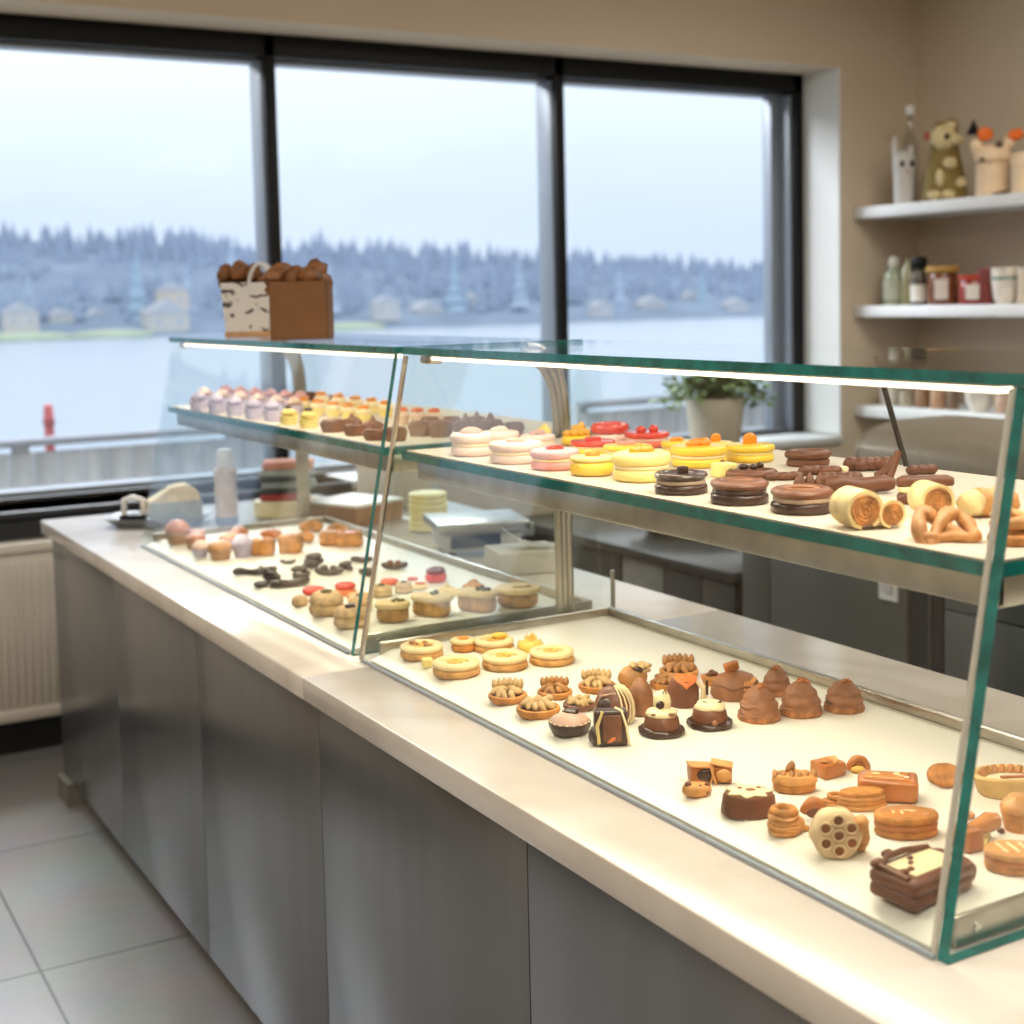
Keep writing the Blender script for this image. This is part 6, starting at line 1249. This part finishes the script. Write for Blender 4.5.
for i in range(2100):
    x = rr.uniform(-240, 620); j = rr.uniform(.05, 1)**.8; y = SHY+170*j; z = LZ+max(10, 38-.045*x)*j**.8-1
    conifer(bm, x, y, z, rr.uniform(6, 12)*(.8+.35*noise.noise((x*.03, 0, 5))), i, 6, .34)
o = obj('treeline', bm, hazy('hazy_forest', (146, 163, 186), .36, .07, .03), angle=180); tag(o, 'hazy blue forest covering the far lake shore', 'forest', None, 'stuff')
k = 0
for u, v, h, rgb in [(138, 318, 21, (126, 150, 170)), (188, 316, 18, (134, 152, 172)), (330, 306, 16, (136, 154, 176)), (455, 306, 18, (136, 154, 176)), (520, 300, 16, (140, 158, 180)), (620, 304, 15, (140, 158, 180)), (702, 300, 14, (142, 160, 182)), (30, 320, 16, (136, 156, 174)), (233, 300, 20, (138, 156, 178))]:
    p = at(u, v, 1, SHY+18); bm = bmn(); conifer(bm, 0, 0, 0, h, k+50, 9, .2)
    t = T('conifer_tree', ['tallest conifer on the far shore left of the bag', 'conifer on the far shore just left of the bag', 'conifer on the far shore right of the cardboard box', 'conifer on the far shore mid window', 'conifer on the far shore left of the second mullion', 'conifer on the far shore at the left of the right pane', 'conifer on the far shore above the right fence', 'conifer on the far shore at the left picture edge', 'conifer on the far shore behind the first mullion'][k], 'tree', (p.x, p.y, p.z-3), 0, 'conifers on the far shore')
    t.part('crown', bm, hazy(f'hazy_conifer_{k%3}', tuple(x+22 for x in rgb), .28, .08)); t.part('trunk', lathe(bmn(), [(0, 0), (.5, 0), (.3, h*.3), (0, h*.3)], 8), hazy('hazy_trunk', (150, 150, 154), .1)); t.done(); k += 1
HS = [(20, 322, 9, (206, 206, 206)), (60, 325, 7, (196, 200, 200)), (95, 326, 8, (200, 200, 196)), (165, 322, 12, (204, 204, 200)), (172, 300, 9, (214, 206, 196)), (345, 322, 9, (206, 206, 204)), (385, 312, 8, (200, 204, 206)), (425, 318, 10, (200, 204, 206)), (470, 308, 8, (190, 198, 206)), (600, 314, 7, (198, 202, 208)), (650, 312, 10, (202, 206, 208)), (690, 306, 10, (204, 206, 204)), (735, 312, 8, (198, 202, 208))]
PL = ['at the left picture edge', 'second from the left', 'left of the tallest conifer', 'low by the water left of the bag', 'high on the slope left of the bag', 'right of the cardboard box by the water', 'right of the cardboard box on the slope', 'mid window by the water', 'left of the second mullion', 'at the left of the right pane', 'in the middle of the right pane', 'with a tall gable in the right pane', 'near the right window jamb']
for i, (u, v, w, rgb) in enumerate(HS):
    p = at(u, v, 1, SHY+8+9*(i % 3)); t = T('shore_house', 'pale hazy house on the far shore, '+PL[i], 'house', (p.x, p.y, p.z-2.5), .2*math.sin(i), 'houses on the far shore'); d = w*.9
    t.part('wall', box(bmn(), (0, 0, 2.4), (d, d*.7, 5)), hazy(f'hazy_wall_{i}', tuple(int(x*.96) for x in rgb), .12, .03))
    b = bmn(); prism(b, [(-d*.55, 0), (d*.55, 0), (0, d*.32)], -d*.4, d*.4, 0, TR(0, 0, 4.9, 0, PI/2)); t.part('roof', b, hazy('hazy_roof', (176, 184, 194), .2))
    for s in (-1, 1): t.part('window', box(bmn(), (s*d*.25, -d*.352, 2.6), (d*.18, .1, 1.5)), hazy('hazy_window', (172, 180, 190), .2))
    t.done()
for i, (u, v, w) in enumerate([(15, 331, 30), (112, 331, 22), (345, 327, 26)]):
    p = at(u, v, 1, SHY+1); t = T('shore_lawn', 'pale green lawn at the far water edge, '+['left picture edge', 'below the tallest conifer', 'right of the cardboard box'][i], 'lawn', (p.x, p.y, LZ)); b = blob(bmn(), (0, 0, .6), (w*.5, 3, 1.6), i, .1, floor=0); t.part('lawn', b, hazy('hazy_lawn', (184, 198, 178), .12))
    t.done()

# ------------------------------------------------------------------ light
wd = bpy.data.worlds.new('overcast_sky'); SC.world = wd; wd.use_nodes = True; nt = wd.node_tree; N = nt.nodes; L = nt.links; bg = N['Background']
tc = N.new('ShaderNodeTexCoord'); sx = N.new('ShaderNodeSeparateXYZ'); L.new(tc.outputs['Generated'], sx.inputs[0])
cr = N.new('ShaderNodeValToRGB'); e = cr.color_ramp.elements; e[0].position = 0; e[0].color = lin((190, 206, 226)); e[1].position = .30; e[1].color = lin((250, 252, 255))
x = e.new(.07); x.color = lin((198, 213, 231)); x = e.new(.13); x.color = lin((214, 227, 240)); L.new(sx.outputs['Z'], cr.inputs[0])
mp = N.new('ShaderNodeMapping'); mp.inputs['Scale'].default_value = (1.6, 1.6, 7); L.new(tc.outputs['Generated'], mp.inputs[0]); nz = N.new('ShaderNodeTexNoise'); nz.inputs['Scale'].default_value = 1.6; nz.inputs['Detail'].default_value = 5; L.new(mp.outputs[0], nz.inputs['Vector'])
mx = N.new('ShaderNodeMixRGB'); mx.blend_type = 'SOFT_LIGHT'; mx.inputs[0].default_value = .30; L.new(cr.outputs[0], mx.inputs[1]); L.new(nz.outputs[0], mx.inputs[2]); L.new(mx.outputs[0], bg.inputs[0]); bg.inputs[1].default_value = 1.38
for xa, xb in ((WX0, WX1), (VX0, VX1)):
    o = arealight('window_portal', ((xa+xb)/2, W1+.18, 1.75), xb-xa, 1.78, 1, (1, 1, 1), (math.radians(-90), 0, 0)); o.data.cycles.is_portal = True
arealight('added_sky_fill', (1.2, 8.9, 5.0), 6, 2.4, 900, (.88, .94, 1), (math.radians(-47), 0, 0))  # lamp added outside, out of view, to brighten the far counter
for i, (x, y) in enumerate(((-1.6, 2.6), (-1.6, -.6), (2.7, 2.9), (2.6, .2), (.6, .6))):  # unseen fill lamps added below the ceiling to brighten the room
    arealight('ceiling_fill', (x, y, ZC-.02), 1.2, 1.2, 44, (1, .93, .83))
